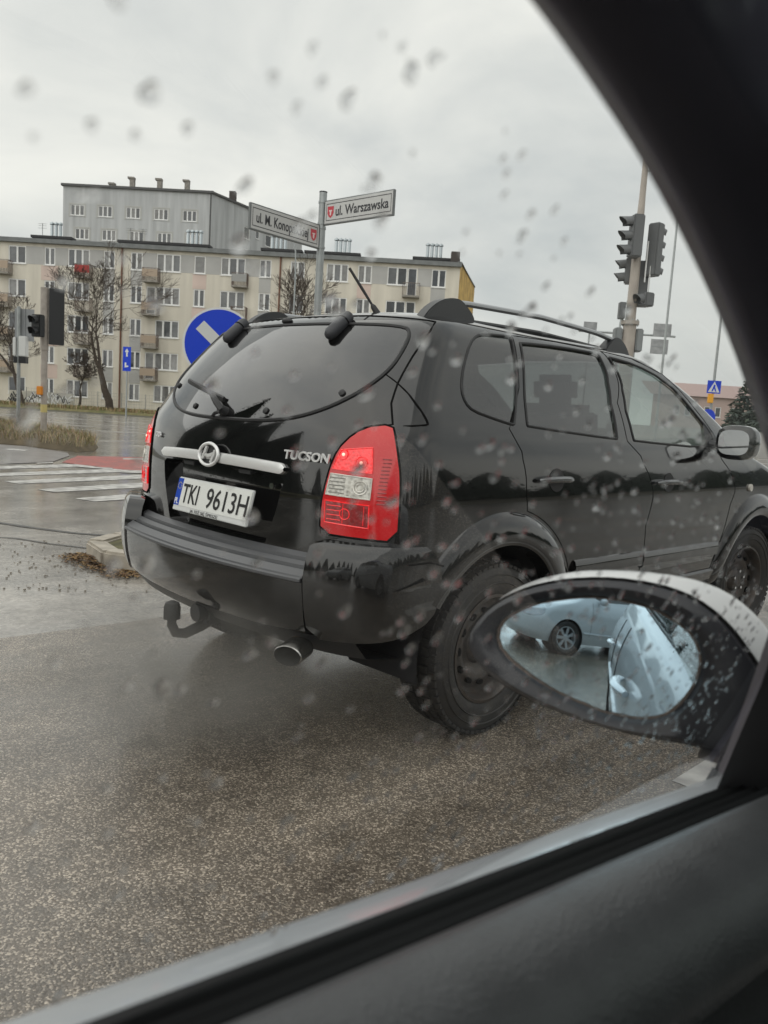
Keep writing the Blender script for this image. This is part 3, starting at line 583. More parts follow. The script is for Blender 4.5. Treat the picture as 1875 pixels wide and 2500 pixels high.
# ---- wheels, wells, arch trims, side mouldings
for sd in (-1, 1):
    for a in AX:
        wheel_well(suv, a, sd, ZC+.02, .42, .50, .86)
        make_wheel(suv, (a, sd*.782, ZC), sd, .343, .211, .195, 'steel', radians(-6) if a > 2 else 0)
        arch_trim(sh, suv, a, ZC, RO-.006, .545, M_BLACK, sd, radians(8 if a < 2 else 5), radians(150 if a < 2 else 178))
    for (x0, x1, z0, z1) in ((1.37, 1.975, .575, .655), (1.99, 2.87, .565, .645)):
        g = []; 
        for x_ in np.linspace(x0, x1, 24):
            t_ = (x_-1.3)/1.7; zo = -.012*t_
            for zz, of in ((z0, .0), (z0+.008, .016), (z1-.03, .018), (z1-.006, .010), (z1, .0)): g.append(sh.pt('x', x_, zz+zo, sd, of)[0])
        MB().add(g, [(i*5+j, i*5+j+1, i*5+j+6, i*5+j+5) for i in range(23) for j in range(4)]).build('side_moulding', M_BLACKB, suv, 50)
    g = []
    for x_ in np.linspace(1.27, 2.97, 40):
        for zz, of in ((.475, .004), (.465, .016), (.40, .016), (.36, .0), (.35, -.06)): g.append(sh.pt('x', x_, zz, sd, of)[0])
    MB().add(g, [(i*5+j, i*5+j+1, i*5+j+6, i*5+j+5) for i in range(39) for j in range(4)]).build('sill_panel', M_BLACKB, suv, 50)
    # mirror
    mr = MB(); c = Vector((2.73, sd*1.0, 1.195)); 
    for i in range(13):
        u = -1+2*i/12; 
        for j in range(20):
            a = 2*pi*j/20; ca, sa = cos(a), sin(a); k_ = (abs(ca)**3.2+abs(sa)**3.2)**(-1/3.2); f = (1-abs(u)**2.6)**.5 if u > 0 else (1-abs(u)**8)**.3
            mr.v.append((c.x+.075*u, c.y+.105*ca*k_*max(.02, f), c.z+.092*sa*k_*max(.02, f)))
    mr.f = [(i*20+j, i*20+(j+1) % 20, (i+1)*20+(j+1) % 20, (i+1)*20+j) for i in range(12) for j in range(20)]
    mo = mr.build('side_mirror', M_BLACK, suv, 60)
    MB().add([(c.x-.0762, c.y+.080*cos(a)*(abs(cos(a))**3.2+abs(sin(a))**3.2)**(-1/3.2), c.z+.066*sin(a)*(abs(cos(a))**3.2+abs(sin(a))**3.2)**(-1/3.2)) for a in np.linspace(0, 2*pi, 40, endpoint=False)], [tuple(range(40))]).build('mirror_glass', mat('mirror glass plain', (.7, .72, .73), .02, metal=1), mo)
    MB().tube([(2.72, sd*.83, 1.175), (2.73, sd*.90, 1.165), (2.74, sd*.96, 1.17)], [.05, .04, .035], 10, flat=.6).build('mirror_arm', M_DARKPL, mo)
    MB().add([sh.pt('x', a, b_, sd, .004)[0] for a, b_ in ((2.62, 1.158), (2.83, 1.148), (2.80, 1.21), (2.68, 1.30))], [(0, 1, 2, 3)]).build('mirror_sail', M_DARKPL, mo)
    MB().cyl(*[sh.pt('x', 3.25, .93, sd, o_)[0] for o_ in (0, .012)], .022, n=14).build('side_repeater', mat('repeater', (.75, .72, .66), .15), suv)
    # roof rail
    rl = MB(); ry = sd*.575
    zr = lambda x_: float(np.interp(x_, [.55, .9, 1.4, 1.9, 2.25], [1.602, 1.628, 1.640, 1.625, 1.59]))
    bar = [(x_, ry+sd*(.012*(1-((x_-1.45)/.7)**2)), zr(x_)+.062) for x_ in np.linspace(.83, 2.06, 18)]
    ro = rl.tube(bar, .015, 10, flat=.8).build('roof_rail', mat('rail aluminium', (.42, .43, .44), .35, metal=.8), suv)
    for (xa, xb, xc, xd) in ((.62, .72, .84, .93), (2.22, 2.14, 2.05, 1.97)):
        ft = MB(); pts = [(xa, zr(xa)-.012), (xa+(xb-xa)*.4, zr(xa)+.035), (xb, zr(xb)+.066), ((xb+xc)/2, zr(xc)+.074), (xc, zr(xc)+.076), (xc+(xd-xc)*.5, zr(xc)+.05), (xd, zr(xd)+.012), (xd, zr(xd)-.025), (xa, zr(xa)-.03)]
        pts = [tuple(q) for q in chaikin(pts, 2)]
        ft.prism(pts, lambda u, v_, d: Vector((u, ry+d, v_)), (-.026, .026)); ft.build('rail_foot', mat('rail foot', (.035, .036, .038), .38), ro, 40, bevel=.006)
    MB().tube([(x_, sd*.578, zr(x_)-.006) for x_ in np.linspace(.70, 2.2, 20)], .018, 8, flat=.6).build('rail_base', mat('rail foot', (.035, .036, .038), .38), ro)
    # window hinge capsule
    hc, hn = sh.pt('y', .345, 1.562, sd, .014); h2, _ = sh.pt('y', .345, 1.50, sd, .020); dr_ = (hc-h2).normalized()
    MB().tube([h2-dr_*.012, h2-dr_*.004, h2+dr_*.012, hc-dr_*.004, hc+dr_*.03, hc+dr_*.045, hc+dr_*.05], [.006, .018, .026, .027, .027, .020, .008], 14).build('window_hinge', mat('hinge plastic', (.028, .029, .034), .45), suv)
    MB().tube([hc+dr_*.002, hc+dr_*.007], [.0285, .0285], 14).build('hinge_ring', M_GAP, suv)
    # stop pads on the glass
for yy, zz in ((.555, 1.30), (.25, 1.215), (-.245, 1.215), (-.56, 1.295)):
    q, n = sh.pt('y', abs(yy), zz, -1 if yy < 0 else 1, .0); MB().tube([q, q+n*.008, q+n*.012], [.013, .013, .006], 12).build('glass_fixing', M_RUBBER, suv)
# rear wiper
wp, wn = sh.pt('y', .0, 1.20, -1, .02); wq, _ = sh.pt('y', .40, 1.315, 1, .016); wm, _ = sh.pt('y', .12, 1.262, 1, .026)
MB().tube([wp-wn*.02, wp+wn*.012], [.022, .018], 14).build('wiper_pivot', M_RUBBER, suv)
wa = MB().tube([wp+Vector((0, -.01, -.004))+wn*.006, wp+wn*.012+Vector((0, .02, .02)), wm+wn*.008, wm.lerp(wq, .5)+wn*.006, wq], [.016, .016, .012, .010, .005], 8, flat=.8).build('wiper_arm', M_RUBBER, suv)
bl = [sh.pt('y', max(0, y_), 1.238+.205*y_*(1-.25*y_)-.0, 1, .008)[0] for y_ in np.linspace(.04, .44, 12)]
MB().tube(bl, .0075, 6, flat=1.6).build('wiper_blade', M_RUBBER, wa)
MB().tube([wp+Vector((0, .0, -.005)), wp+Vector((-.004, .045, -.015)), wp+Vector((-.004, .06, -.028))], .007, 6).build('washer_nozzle', M_RUBBER, suv)
q, n = sh.pt('y', 0.02, 1.588, 1, .003); MB().ball(q, (.02, .03, .014)).build('washer_jet', M_RUBBER, suv)
# antenna
ab = Vector((.66, -.30, 1.645)); ad = Vector((-.30, .33, .62)).normalized()
MB().tube([ab-ad*.02, ab+ad*.02, ab+ad*.03], [.014, .011, .006], 10).build('antenna_base', M_RUBBER, suv)
MB().tube([ab+ad*.02, ab+ad*.09, ab+ad*.20], [.0045, .006, .0055], 8).build('antenna', M_RUBBER, suv)
# cabin: floor, dashboard, seats, steering wheel
M_SEAT = mat('seat fabric', (.035, .036, .04), .9)
MB().box((2.0, 0, .62), (2.6, 1.5, .06)).build('cabin_floor', M_CABIN, suv)
MB().box((2.95, 0, 1.02), (.42, 1.50, .22)).build('dashboard', mat('dash', (.04, .04, .042), .7), suv, bevel=.05)
for (sx_, sy_) in ((2.05, -.37), (2.05, .37), (1.12, -.45), (1.12, .45), (1.12, 0)):
    s_ = MB(); s_.box((sx_+.22, sy_, .83), (.50, .46, .16)); s0 = s_.build('seat', M_SEAT, suv, bevel=.04)
    MB().box((sx_-.08, sy_, 1.06), (.13, .46, .56), Matrix.Rotation(radians(-12), 3, 'Y')).build('backrest', M_SEAT, s0, bevel=.045)
    MB().box((sx_-.155, sy_, 1.41), (.09, .25, .15), Matrix.Rotation(radians(-8), 3, 'Y')).build('headrest', M_SEAT, s0, bevel=.035)
MB().tube([(2.66+.05*cos(a), .37+.19*sin(a), 1.09+.18*cos(a)) for a in np.linspace(0, 2*pi, 28, endpoint=False)], .014, 8, closed=True).build('steering_wheel', M_CABIN, suv)
MB().box((1.45, -.42, 1.17), (.16, .02, .10), Matrix.Rotation(.5, 3, 'Y')).build('red_cushion', mat('red fabric', (.35, .01, .015), .8), suv, bevel=.008)

# ------------------------------------------------------------------ the light silver car the photo is taken from
OY = radians(90-47.5)
own = empty('silver_hatchback', (0, 0, 0), OY)
tag(own, 'silver car we sit in, with black door trim and oval wing mirror', 'car')
M_SILV = mat('silver car paint', (.52, .55, .58), .36, metal=.15, coat=.7, coat_r=.04)
M_TRIMP = mat('door panel leathergrain', (.085, .088, .092), .40, var=.15, vscale=30)
def grain(M, sc_, st_, dist):
    t = M.node_tree; b = t.nodes['Principled BSDF']; c = t.nodes.new('ShaderNodeTexCoord'); v_ = t.nodes.new('ShaderNodeTexVoronoi'); v_.inputs['Scale'].default_value = sc_; v_.feature = 'SMOOTH_F1'
    bp = t.nodes.new('ShaderNodeBump'); bp.inputs['Strength'].default_value = st_; bp.inputs['Distance'].default_value = dist
    t.links.new(c.outputs['Object'], v_.inputs['Vector']); t.links.new(v_.outputs['Distance'], bp.inputs['Height']); t.links.new(bp.outputs[0], b.inputs['Normal'])
grain(M_TRIMP, 520, .35, .0012)
M_PILLAR = mat('pillar trim', (.36, .36, .46), .8)
M_HEADL = mat('headliner dark', (.008, .008, .010), .9)
M_WGLASS = glassmat('own window glass', (.93, .95, .94), .6, film=.003)
CX, CY = 2.15, .545       # camera place in shell coordinates (from the rear bumper / from the centre line)
OK_ = [(.20, .76, .20, .1, .3, 6, 4.0, .18, .35, 5), (.35, .825, .03, .1, .32, 6, 4.1, .18, .36, 5), (.55, .868, .0, .1, .34, 6, 4.12, .18, .38, 5), (.72, .872, .02, .1, .34, 6, 4.06, .18, .38, 5), (.85, .860, .06, .1, .34, 6, 3.85, .2, .36, 5),
       (.93, .840, .10, .1, .33, 6, 3.52, .2, .26, 5), (.985, .818, .14, .1, .32, 6, 3.36, .2, .18, 5), (1.02, .803, .17, .1, .31, 5.5, 3.28, .2, .14, 5), (1.10, .772, .26, .1, .3, 5, 3.20, .2, .12, 5), (1.20, .740, .38, .1, .28, 5, 3.02, .2, .12, 5),
       (1.30, .707, .52, .1, .26, 5, 2.78, .2, .12, 5), (1.36, .686, .62, .1, .25, 5, 2.60, .2, .13, 4.5), (1.40, .655, .72, .1, .25, 4.5, 2.46, .2, .15, 4), (1.43, .59, .85, .09, .25, 4, 2.32, .18, .18, 4), (1.452, .42, 1.05, .07, .2, 3.5, 2.1, .15, .2, 3.5), (1.462, .2, 1.3, .05, .15, 3, 1.95, .1, .15, 3), (1.465, .03, 1.5, .02, .1, 3, 1.75, .03, .08, 3)]
osh = Shell(OK_, nv=220)
ox = lambda x, z: X(x+CX, z)
belt = lambda x: 1.031-.113*x            # own-frame belt height (falls towards the bonnet)
# inside edge of the window opening; the outer skin's opening is a little larger
wf_in = [(-.52, belt(-.52)), (.20, belt(.20)), (.615, belt(.615)), (.585, 1.055), (.545, 1.145), (.50, 1.180), (.428, 1.219), (.354, 1.259), (.298, 1.285), (.239, 1.309), (.195, 1.323), (.158, 1.333), (.10, 1.345), (0, 1.360), (-.2, 1.372), (-.50, 1.375)]
# the tilted glass plane of the sightline study is y=.235 at z=1; the shell skin lies further out, so the openings widen slightly
def grow(L, k):
    c = np.mean(np.array(L), 0); return [tuple(np.array(p)+(np.array(p)-c)/np.linalg.norm(np.array(p)-c)*k) for p in L]
def onto(L, y0):
    out = []
    for x, z in L:
        d = Vector((x, .235-(z-1)*.325, z-CAM_H)); t_ = (y0-(CAM_H-1.0)*.325)/(d.y+d.z*.325); out.append((x*t_, CAM_H+d.z*t_))
    return out
wf = [osh.sv(*ox(*p)) for p in grow(onto(wf_in, .2445), .04)]
wf_o = [osh.sv(*ox(*p)) for p in grow(onto(wf_in, .2595), .035)]
wr = [osh.sv(*p) for p in [X(.78, 1.125), X(1.56, 1.092), X(1.56, 1.36), X(1.02, 1.35), X(.86, 1.26)]]
ws = [osh.sv(*p) for p in [('s', SB[3], 1.045), FR(.58, 1.05), FR(.66, 1.07), FR(.60, 1.20), FR(.55, 1.32), FR(.50, 1.355), ('s', SB[3], 1.38)]]
rwn = [osh.sv(*p) for p in [('s', 0, 1.08), Y(.50, 1.09), Y(.58, 1.16), Y(.52, 1.32), ('s', 0, 1.35)]]
OAX = (.80, 3.30)
oarc = [arc_sv(osh, a, .30, .335) for a in OAX]
Vo, To = osh.mesh2d([wf, wf_o, wr, ws, rwn], oarc, gs=.06, gv=.045); co = Vo[To].mean(1); pco, _ = osh.ev(co)
cuto = np.zeros(len(To), bool)
for a in OAX: cuto |= (np.hypot(pco[:, 0]-a, pco[:, 2]-.30) < .335) & (pco[:, 1] > .5)
i_wf, i_wo, i_wr, i_ws, i_rw = [pip(q, co) for q in (wf, wf_o, wr, ws, rwn)]
shift = (-CX, -CY, 0)
def moved(o): o.location = shift; return o
moved(osh.patch('body_shell', Vo, To, ~i_wo & ~i_wr & ~i_ws & ~i_rw & ~cuto, M_SILV, own))
inner = ~i_wr & ~i_ws & ~i_rw & (pco[:, 2] > .90) & ~i_wf
moved(osh.patch('pillar_trim', Vo, To, inner & (pco[:, 2] > 1.0), M_PILLAR, own, -.015))
moved(osh.patch('side_trim', Vo, To, (pco[:, 2] <= .98) & ~i_wf & ~i_wo, M_CABIN, own, -.05))
for sd, nm in ((1, 'window_frame_edge'), (-1, 'window_frame_edge')):
    a, _ = osh.path(wf, -.015, sd, .02, True); b_, _ = osh.path(wf_o, -.002, sd, .02, True); k = min(len(a), len(b_))
    a = [a[int(i*len(a)/160)] for i in range(160)]; b_ = [b_[int(i*len(b_)/160)] for i in range(160)]
    moved(MB().add(a+b_, [(i, (i+1) % 160, 160+(i+1) % 160, 160+i) for i in range(160)]).build(nm, mat('frame grey', (.16, .16, .18), .6), own, 60))
for sd in (-1, 1):
    moved(osh.patch('rear_side_window', Vo, To, i_wr, M_PRIV, own, -.006, (sd,)))
moved(osh.patch('passenger_window', Vo, To, i_wo, M_WGLASS, own, -.012, (-1,)))
moved(osh.patch('windshield', Vo, To, i_ws, M_TINT, own, -.004)); moved(osh.patch('rear_window', Vo, To, i_rw, M_PRIV, own, -.004))
wpane = moved(osh.patch('driver_window', Vo, To, i_wo, M_WGLASS, own, -.016, (1,)))
# pillar and roof-rail trim round the opening, edge first
El = [Vector((x, .2445-(z-1)*.325, z)) for x, z in onto(chaikin(wf_in[2:], 2, False), .2445)]; wc_ = Vector((0, .18, 1.2)); rows_ = []
for i, e_ in enumerate(El):
    tn = (El[min(i+1, len(El)-1)]-El[max(i-1, 0)]).normalized(); gnn = Vector((0, 1, .325)).normalized(); up_ = tn.cross(gnn); up_ = up_ if up_.dot(e_-wc_) > 0 else -up_
    rows_ += [e_+up_*h_-gnn*d_ for h_, d_ in ((.004, -.012), (0, .0), (.0015, .006), (.012, .012), (.04, .022), (.09, .045), (.16, .09), (.26, .17))]
ne = len(El); MB().add(rows_, [(i*8+j, i*8+j+1, (i+1)*8+j+1, (i+1)*8+j) for i in range(ne-1) for j in range(1, 7)]).build('pillar_trim', M_PILLAR, own, 60)
MB().add(rows_, [(i*8+j, i*8+j+1, (i+1)*8+j+1, (i+1)*8+j) for i in range(ne-1) for j in range(0, 1)]).build('door_frame_seal', mat('frame seal', (.16, .15, .17), .6), own, 60)
# belt line: outer skin lip, rubber wiper seals, inner lip (runs along the door in the car's own frame)
def run(sec, x0, x1, name, mt, n=30, sm=30, par=own):
    b = MB(); vs = []
    for i in range(n+1):
        x = x0+(x1-x0)*i/n; zb = belt(x)
        for y, dz in sec: vs.append((x, y, zb+dz))
    k = len(sec); b.add(vs, [(i*k+j, i*k+j+1, (i+1)*k+j+1, (i+1)*k+j) for i in range(n) for j in range(k-1)]); return b.build(name, mt, par, sm)
M_SEAL = mat('door seal rubber', (.010, .010, .011), .5)
run([(.300, -.070), (.286, -.030), (.279, -.0165), (.273, -.0115), (.252, -.0065), (.250, -.016)], -.62, .70, 'door_skin_lip', M_SILV)
run([(.2500, -.016), (.2490, -.004), (.2460, -.001), (.2425, -.003), (.2405, -.011), (.2385, -.011), (.2370, .002), (.2335, .005), (.2310, .001), (.2300, -.016)], -.62, .66, 'outer_seal', M_SEAL, sm=25)
run([(.2285, -.016), (.2275, .004), (.2245, .0075), (.2215, .005), (.2205, -.006), (.2185, -.006), (.2175, .007), (.2150, .0105), (.2120, .008), (.2105, .0)], -.62, .66, 'inner_seal', M_SEAL, sm=25)
# inner door panel: a soft shoulder that rolls over and falls to a recess
pn = MB(); vs = []; secp = [(.2100, .002), (.2080, .0105), (.200, .0135), (.186, .0125), (.172, .0085), (.160, .002), (.150, -.009), (.144, -.022), (.142, -.034), (.147, -.044), (.160, -.056), (.166, -.12), (.160, -.24), (.150, -.42), (.155, -.62)]
for i in range(41):
    x = -.62+1.32*i/40; zb = belt(x)
    for y, dz in secp: vs.append((x, y+(.0 if dz > -.03 else .0), zb+dz))
pn.add(vs, [(i*15+j, i*15+j+1, (i+1)*15+j+1, (i+1)*15+j) for i in range(40) for j in range(14)]); dpan = pn.build('door_panel', M_TRIMP, own, 60)
MB().tube([(.30, .132, belt(.30)-.16), (.40, .120, belt(.4)-.145), (.50, .118, belt(.5)-.14), (.58, .128, belt(.58)-.15)], .010, 10, flat=.8).build('door_handle', M_CHROME, own)
MB().box((.1, .10, .80), (.55, .07, .035)).build('armrest', M_TRIMP, own, bevel=.012)
# mirror sail: black corner between glass and pillar
sa = MB(); poly = [(.615, belt(.615)-.03), (.585, 1.055), (.545, 1.15), (.60, 1.14), (.80, .985), (.82, .90)]
sa.prism(poly, lambda u, v_, d: Vector((u, .235-(v_-1)*.325+d, v_)), (-.03, .004)); sa.build('mirror_sail', mat('sail black', (.010, .010, .012), .6), own, 30)
MB().box((.90, -.30, .93), (.45, 1.1, .12)).build('dashboard', M_CABIN, own, bevel=.04)
MB().box((-.1, -.545, .22), (2.6, 1.5, .04)).build('cabin_floor', M_CABIN, own)
for sy_ in (-.20, -.90):
    s0 = MB().box((-.25, sy_, .48), (.50, .48, .16)).build('seat', M_SEAT, own, bevel=.04)
    MB().box((-.58, sy_, .80), (.13, .48, .58), Matrix.Rotation(radians(-12), 3, 'Y')).build('backrest', M_SEAT, s0, bevel=.045)
for sd in (-1, 1):
    for a in OAX:
        w_ = make_wheel(own, (a-CX, sd*.745-CY, .30), sd, .30, .195, .195, 'alloy')
        ww = MB().lathe([(.335, sd*.86), (.34, sd*.5), (0, sd*.5)], 36, c=(a, 0, .31)).build('wheel_well', M_CABIN, own); ww.location = shift
for x_ in (.32, -.78):     # outside door handles
    hp = [osh.pt('x', x_-.45+CX+.20*t_, .845, 1, .006+.026*min(1, 4*t_*(1-t_)+.1))[0]+Vector(shift) for t_ in np.linspace(0, 1, 9)]
    MB().tube(hp, [.010]+[.015]*7+[.010], 10, flat=.8).build('outer_handle', mat('handle pale', (.62, .66, .70), .25, metal=.3, coat=1), own)
for xs_, z0, z1 in ((-.585, .35, .99), (.70, .35, .93), (-1.05, .55, .99)):
    p = [osh.pt('x', xs_+CX, z, 1, .0005)[0]+Vector(shift) for z in np.linspace(z0, z1, 20)]; MB().tube(p, .003, 5).build('panel_gap', M_GAP, own)
p = [osh.pt('x', x, .70, 1, .0)[0]+Vector(shift) for x in np.linspace(.9, 3.0, 40)]
MB().tube(p, .012, 6, flat=1.5).build('side_moulding', M_SILV, own)
# ---- driver side wing mirror
MC = Vector((.66, .40, 1.012)); mn = Vector((-.962, -.265, .064)).normalized(); MU = Vector((-.265, .962, 0)).normalized(); MV = mn.cross(MU) if mn.cross(MU).z > 0 else -mn.cross(MU)
mm_ = lambda u, v_, d=0: MC+MU*u+MV*v_+mn*d
G = [(.107, -.001), (.105, .015), (.091, .029), (.066, .043), (.037, .053), (.012, .059), (-.016, .061), (-.042, .059), (-.066, .051), (-.082, .041), (-.091, .024), (-.091, .007), (-.085, -.012), (-.075, -.030), (-.059, -.042), (-.040, -.047), (-.013, -.048), (.016, -.044), (.050, -.036), (.078, -.026), (.099, -.014)]
G = [tuple(q) for q in chaikin(G, 1)]
HO = [(.138, -.007), (.131, .011), (.114, .033), (.085, .053), (.052, .067), (.016, .076), (-.015, .080), (-.052, .080), (-.083, .073), (-.110, .056), (-.132, .032), (-.152, .006), (-.156, -.025), (-.150, -.052), (-.120, -.056), (-.089, -.056), (-.055, -.060), (-.018, -.061), (.028, -.058), (.076, -.051), (.111, -.038), (.131, -.023)]
HO = [tuple(q) for q in chaikin(HO, 1)]
def radial(L, n=64):
    a = np.array(L); an = np.unwrap(np.arctan2(a[:, 1], a[:, 0])); 
    if an[-1] < an[0]: a = a[::-1]; an = an[::-1]
    r = np.hypot(a[:, 0], a[:, 1]); an2 = np.concatenate([an-2*pi, an, an+2*pi]); r2_ = np.concatenate([r, r, r]); o_ = np.argsort(an2); t_ = np.linspace(-pi, pi, n, endpoint=False)
    return t_, np.interp(t_, an2[o_], r2_[o_])
tg_, rg = radial(G); th_, rh = radial(HO)
hs = MB(); rings = [(rg*1.015, .004), (rg*1.05+.002, .012), (rg*.35+rh*.65, .016), (rh*.985, .011), (rh, .0), (rh*1.012, -.018), (rh*1.01, -.040), (rh*.95, -.070), (rh*.80, -.100), (rh*.46, -.118), (rh*.02, -.124)]
for r_, d in rings: hs.v += [tuple(mm_(r_[i]*cos(tg_[i])-(.016*max(0, min(1, .5-cos(tg_[i]))) if d < -.01 else 0), r_[i]*sin(tg_[i])+(.006 if d < -.01 else 0), d)) for i in range(64)]
q4 = lambda i: [(i*64+j, i*64+(j+1) % 64, (i+1)*64+(j+1) % 64, (i+1)*64+j) for j in range(64)]
hs.f = sum([q4(i) for i in range(0, 4)], [])
M_MHOUS = mat('mirror housing', (.010, .011, .016), .36)
mir = hs.build('wing_mirror', M_MHOUS, own, 50)
h2 = MB(); h2.v = hs.v; h2.f = sum([q4(i) for i in range(4, 10)], []); h2.build('mirror_shell', mat('mirror shell pale', (.62, .63, .63), .3, coat=.8), mir, 60)
MB().tube([mm_(rh[i]*cos(tg_[i])*1.0, rh[i]*sin(tg_[i]), .004) for i in range(64)], .0022, 6, closed=True).build('housing_joint', M_GAP, mir)
gl = MB(); rs = np.linspace(0, 1, 12); Rc = 1.3
nrm = []
for k in rs:
    for i in range(64):
        u, v_ = rg[i]*k*cos(tg_[i]), rg[i]*k*sin(tg_[i]); gl.v.append(tuple(mm_(u, v_, .006-(u*u+v_*v_)/(2*Rc)))); nrm.append(tuple((mn+(MU*u+MV*v_)/Rc).normalized()))
gl.f = sum([q4(i) for i in range(11)], [])
M_MIRR = mat('blue mirror glass', (.66, .87, 1.0), .0, metal=1)
gme = bpy.data.meshes.new('mirror_glass'); gme.from_pydata(gl.v, [], [f if True else f for f in gl.f]); gme.polygons.foreach_set('use_smooth', [True]*len(gme.polygons)); gme.normals_split_custom_set_from_vertices(nrm); gme.materials.append(M_MIRR)
link_mesh('mirror_glass', gme, mir)
rst = MB(); rv = random.Random(3)
ins = [1-(.012+.05*rv.random()**2*(1 if sin(t_) < -.1 else .25)) for t_ in tg_]; ins = [(ins[i-1]+ins[i]*2+ins[(i+1) % 64])/4 for i in range(64)]
rst.v = [tuple(mm_(rg[i]*cos(tg_[i])*k_, rg[i]*sin(tg_[i])*k_, .0075-(rg[i]*k_)**2/(2*Rc))) for k_, _ in ((1.01, 0),) for i in range(64)]+[tuple(mm_(rg[i]*cos(tg_[i])*ins[i], rg[i]*sin(tg_[i])*ins[i], .0068-(rg[i]*ins[i])**2/(2*Rc))) for i in range(64)]
rst.f = q4(0); rst.build('mirror_corrosion', mat('mirror corrosion', (.10, .075, .06), .7, var=.5, vscale=200), mir)
# foot that ties the mirror to the door corner
ft = MB(); ft.tube([mm_(-.105, -.02, -.045), mm_(-.150, -.03, -.05), mm_(-.19, -.045, -.05), Vector((.74, .215, .955))], [.055, .05, .048, .055], 14, flat=1.15); ft.build('mirror_foot', M_MHOUS, mir, 60)
MB().tube([mm_(-.12, -.062, -.01), mm_(-.15, -.072, -.02), mm_(-.185, -.075, -.03)], [.012, .018, .02], 8).build('foot_gap', M_GAP, mir)
# ---- rain on the driver's window
rr = random.Random(11); W_ = osh; dm = MB(); nlist = []
own_l = Matrix.Rotation(OY, 4, 'Z')
gn = Vector((0, 1, .325)).normalized(); gu = Vector((1, 0, 0)); gv_ = gn.cross(gu)
if gv_.z < 0: gv_ = -gv_
def drop(x, z, r, el, ang, hgt):
    y = .262-(z-1)*.325; c = Vector((x, y, z)); o_ = len(dm.v); n_ = 12; lv = 5
    for i in range(lv+1):
        ph = pi/2*i/lv
        for j in range(n_):
            a = 2*pi*j/n_; wob = 1+.12*sin(3*a+ang*7); p_, q_ = cos(a)*r*el*wob*cos(ph), sin(a)*r*wob*cos(ph); u, v_ = p_*cos(ang)-q_*sin(ang), p_*sin(ang)+q_*cos(ang)
            dm.v.append(tuple(c+gu*u+gv_*v_+gn*(hgt*r*sin(ph))))
    for i in range(lv):
        for j in range(n_): dm.f.append((o_+i*n_+j, o_+i*n_+(j+1) % n_, o_+(i+1)*n_+(j+1) % n_, o_+(i+1)*n_+j))
    dm.f.append(tuple(o_+j for j in range(n_-1, -1, -1)))
for k in range(1700):
    x = rr.uniform(-.05, .60); dens = .42+.58*min(1, max(0, (x-.10)/.25))
    if rr.random() > dens: continue
    zt = float(np.interp(x, [-.5, .0, .16, .35, .43, .55], [1.37, 1.355, 1.33, 1.26, 1.22, 1.14])); z = rr.uniform(belt(x)-.002, zt-.004)
    r = .0007+.0015*rr.random()**1.8
    drop(x, z, r, rr.uniform(1.0, 1.7), radians(rr.gauss(58, 18)), rr.uniform(.30, .55))
for k in range(26):          # short runs
    x = rr.uniform(.30, .58); z = rr.uniform(belt(x)+.02, 1.10+.0*x); drop(x, z, .0011, rr.uniform(2.5, 5), radians(rr.gauss(55, 8)), .4)
rain = dm.build('raindrops', None, None, 60, fixn=True); rain.rotation_euler = (0, 0, OY)
MW = bpy.data.materials.new('water drop'); MW.use_nodes = True; b_ = MW.node_tree.nodes['Principled BSDF']; b_.inputs['Transmission Weight'].default_value = 1; b_.inputs['Roughness'].default_value = 0; b_.inputs['IOR'].default_value = 1.33
rain.data.materials.clear(); rain.data.materials.append(MW); tag(rain, 'rain drops on the driver side window', 'water', kind='stuff')

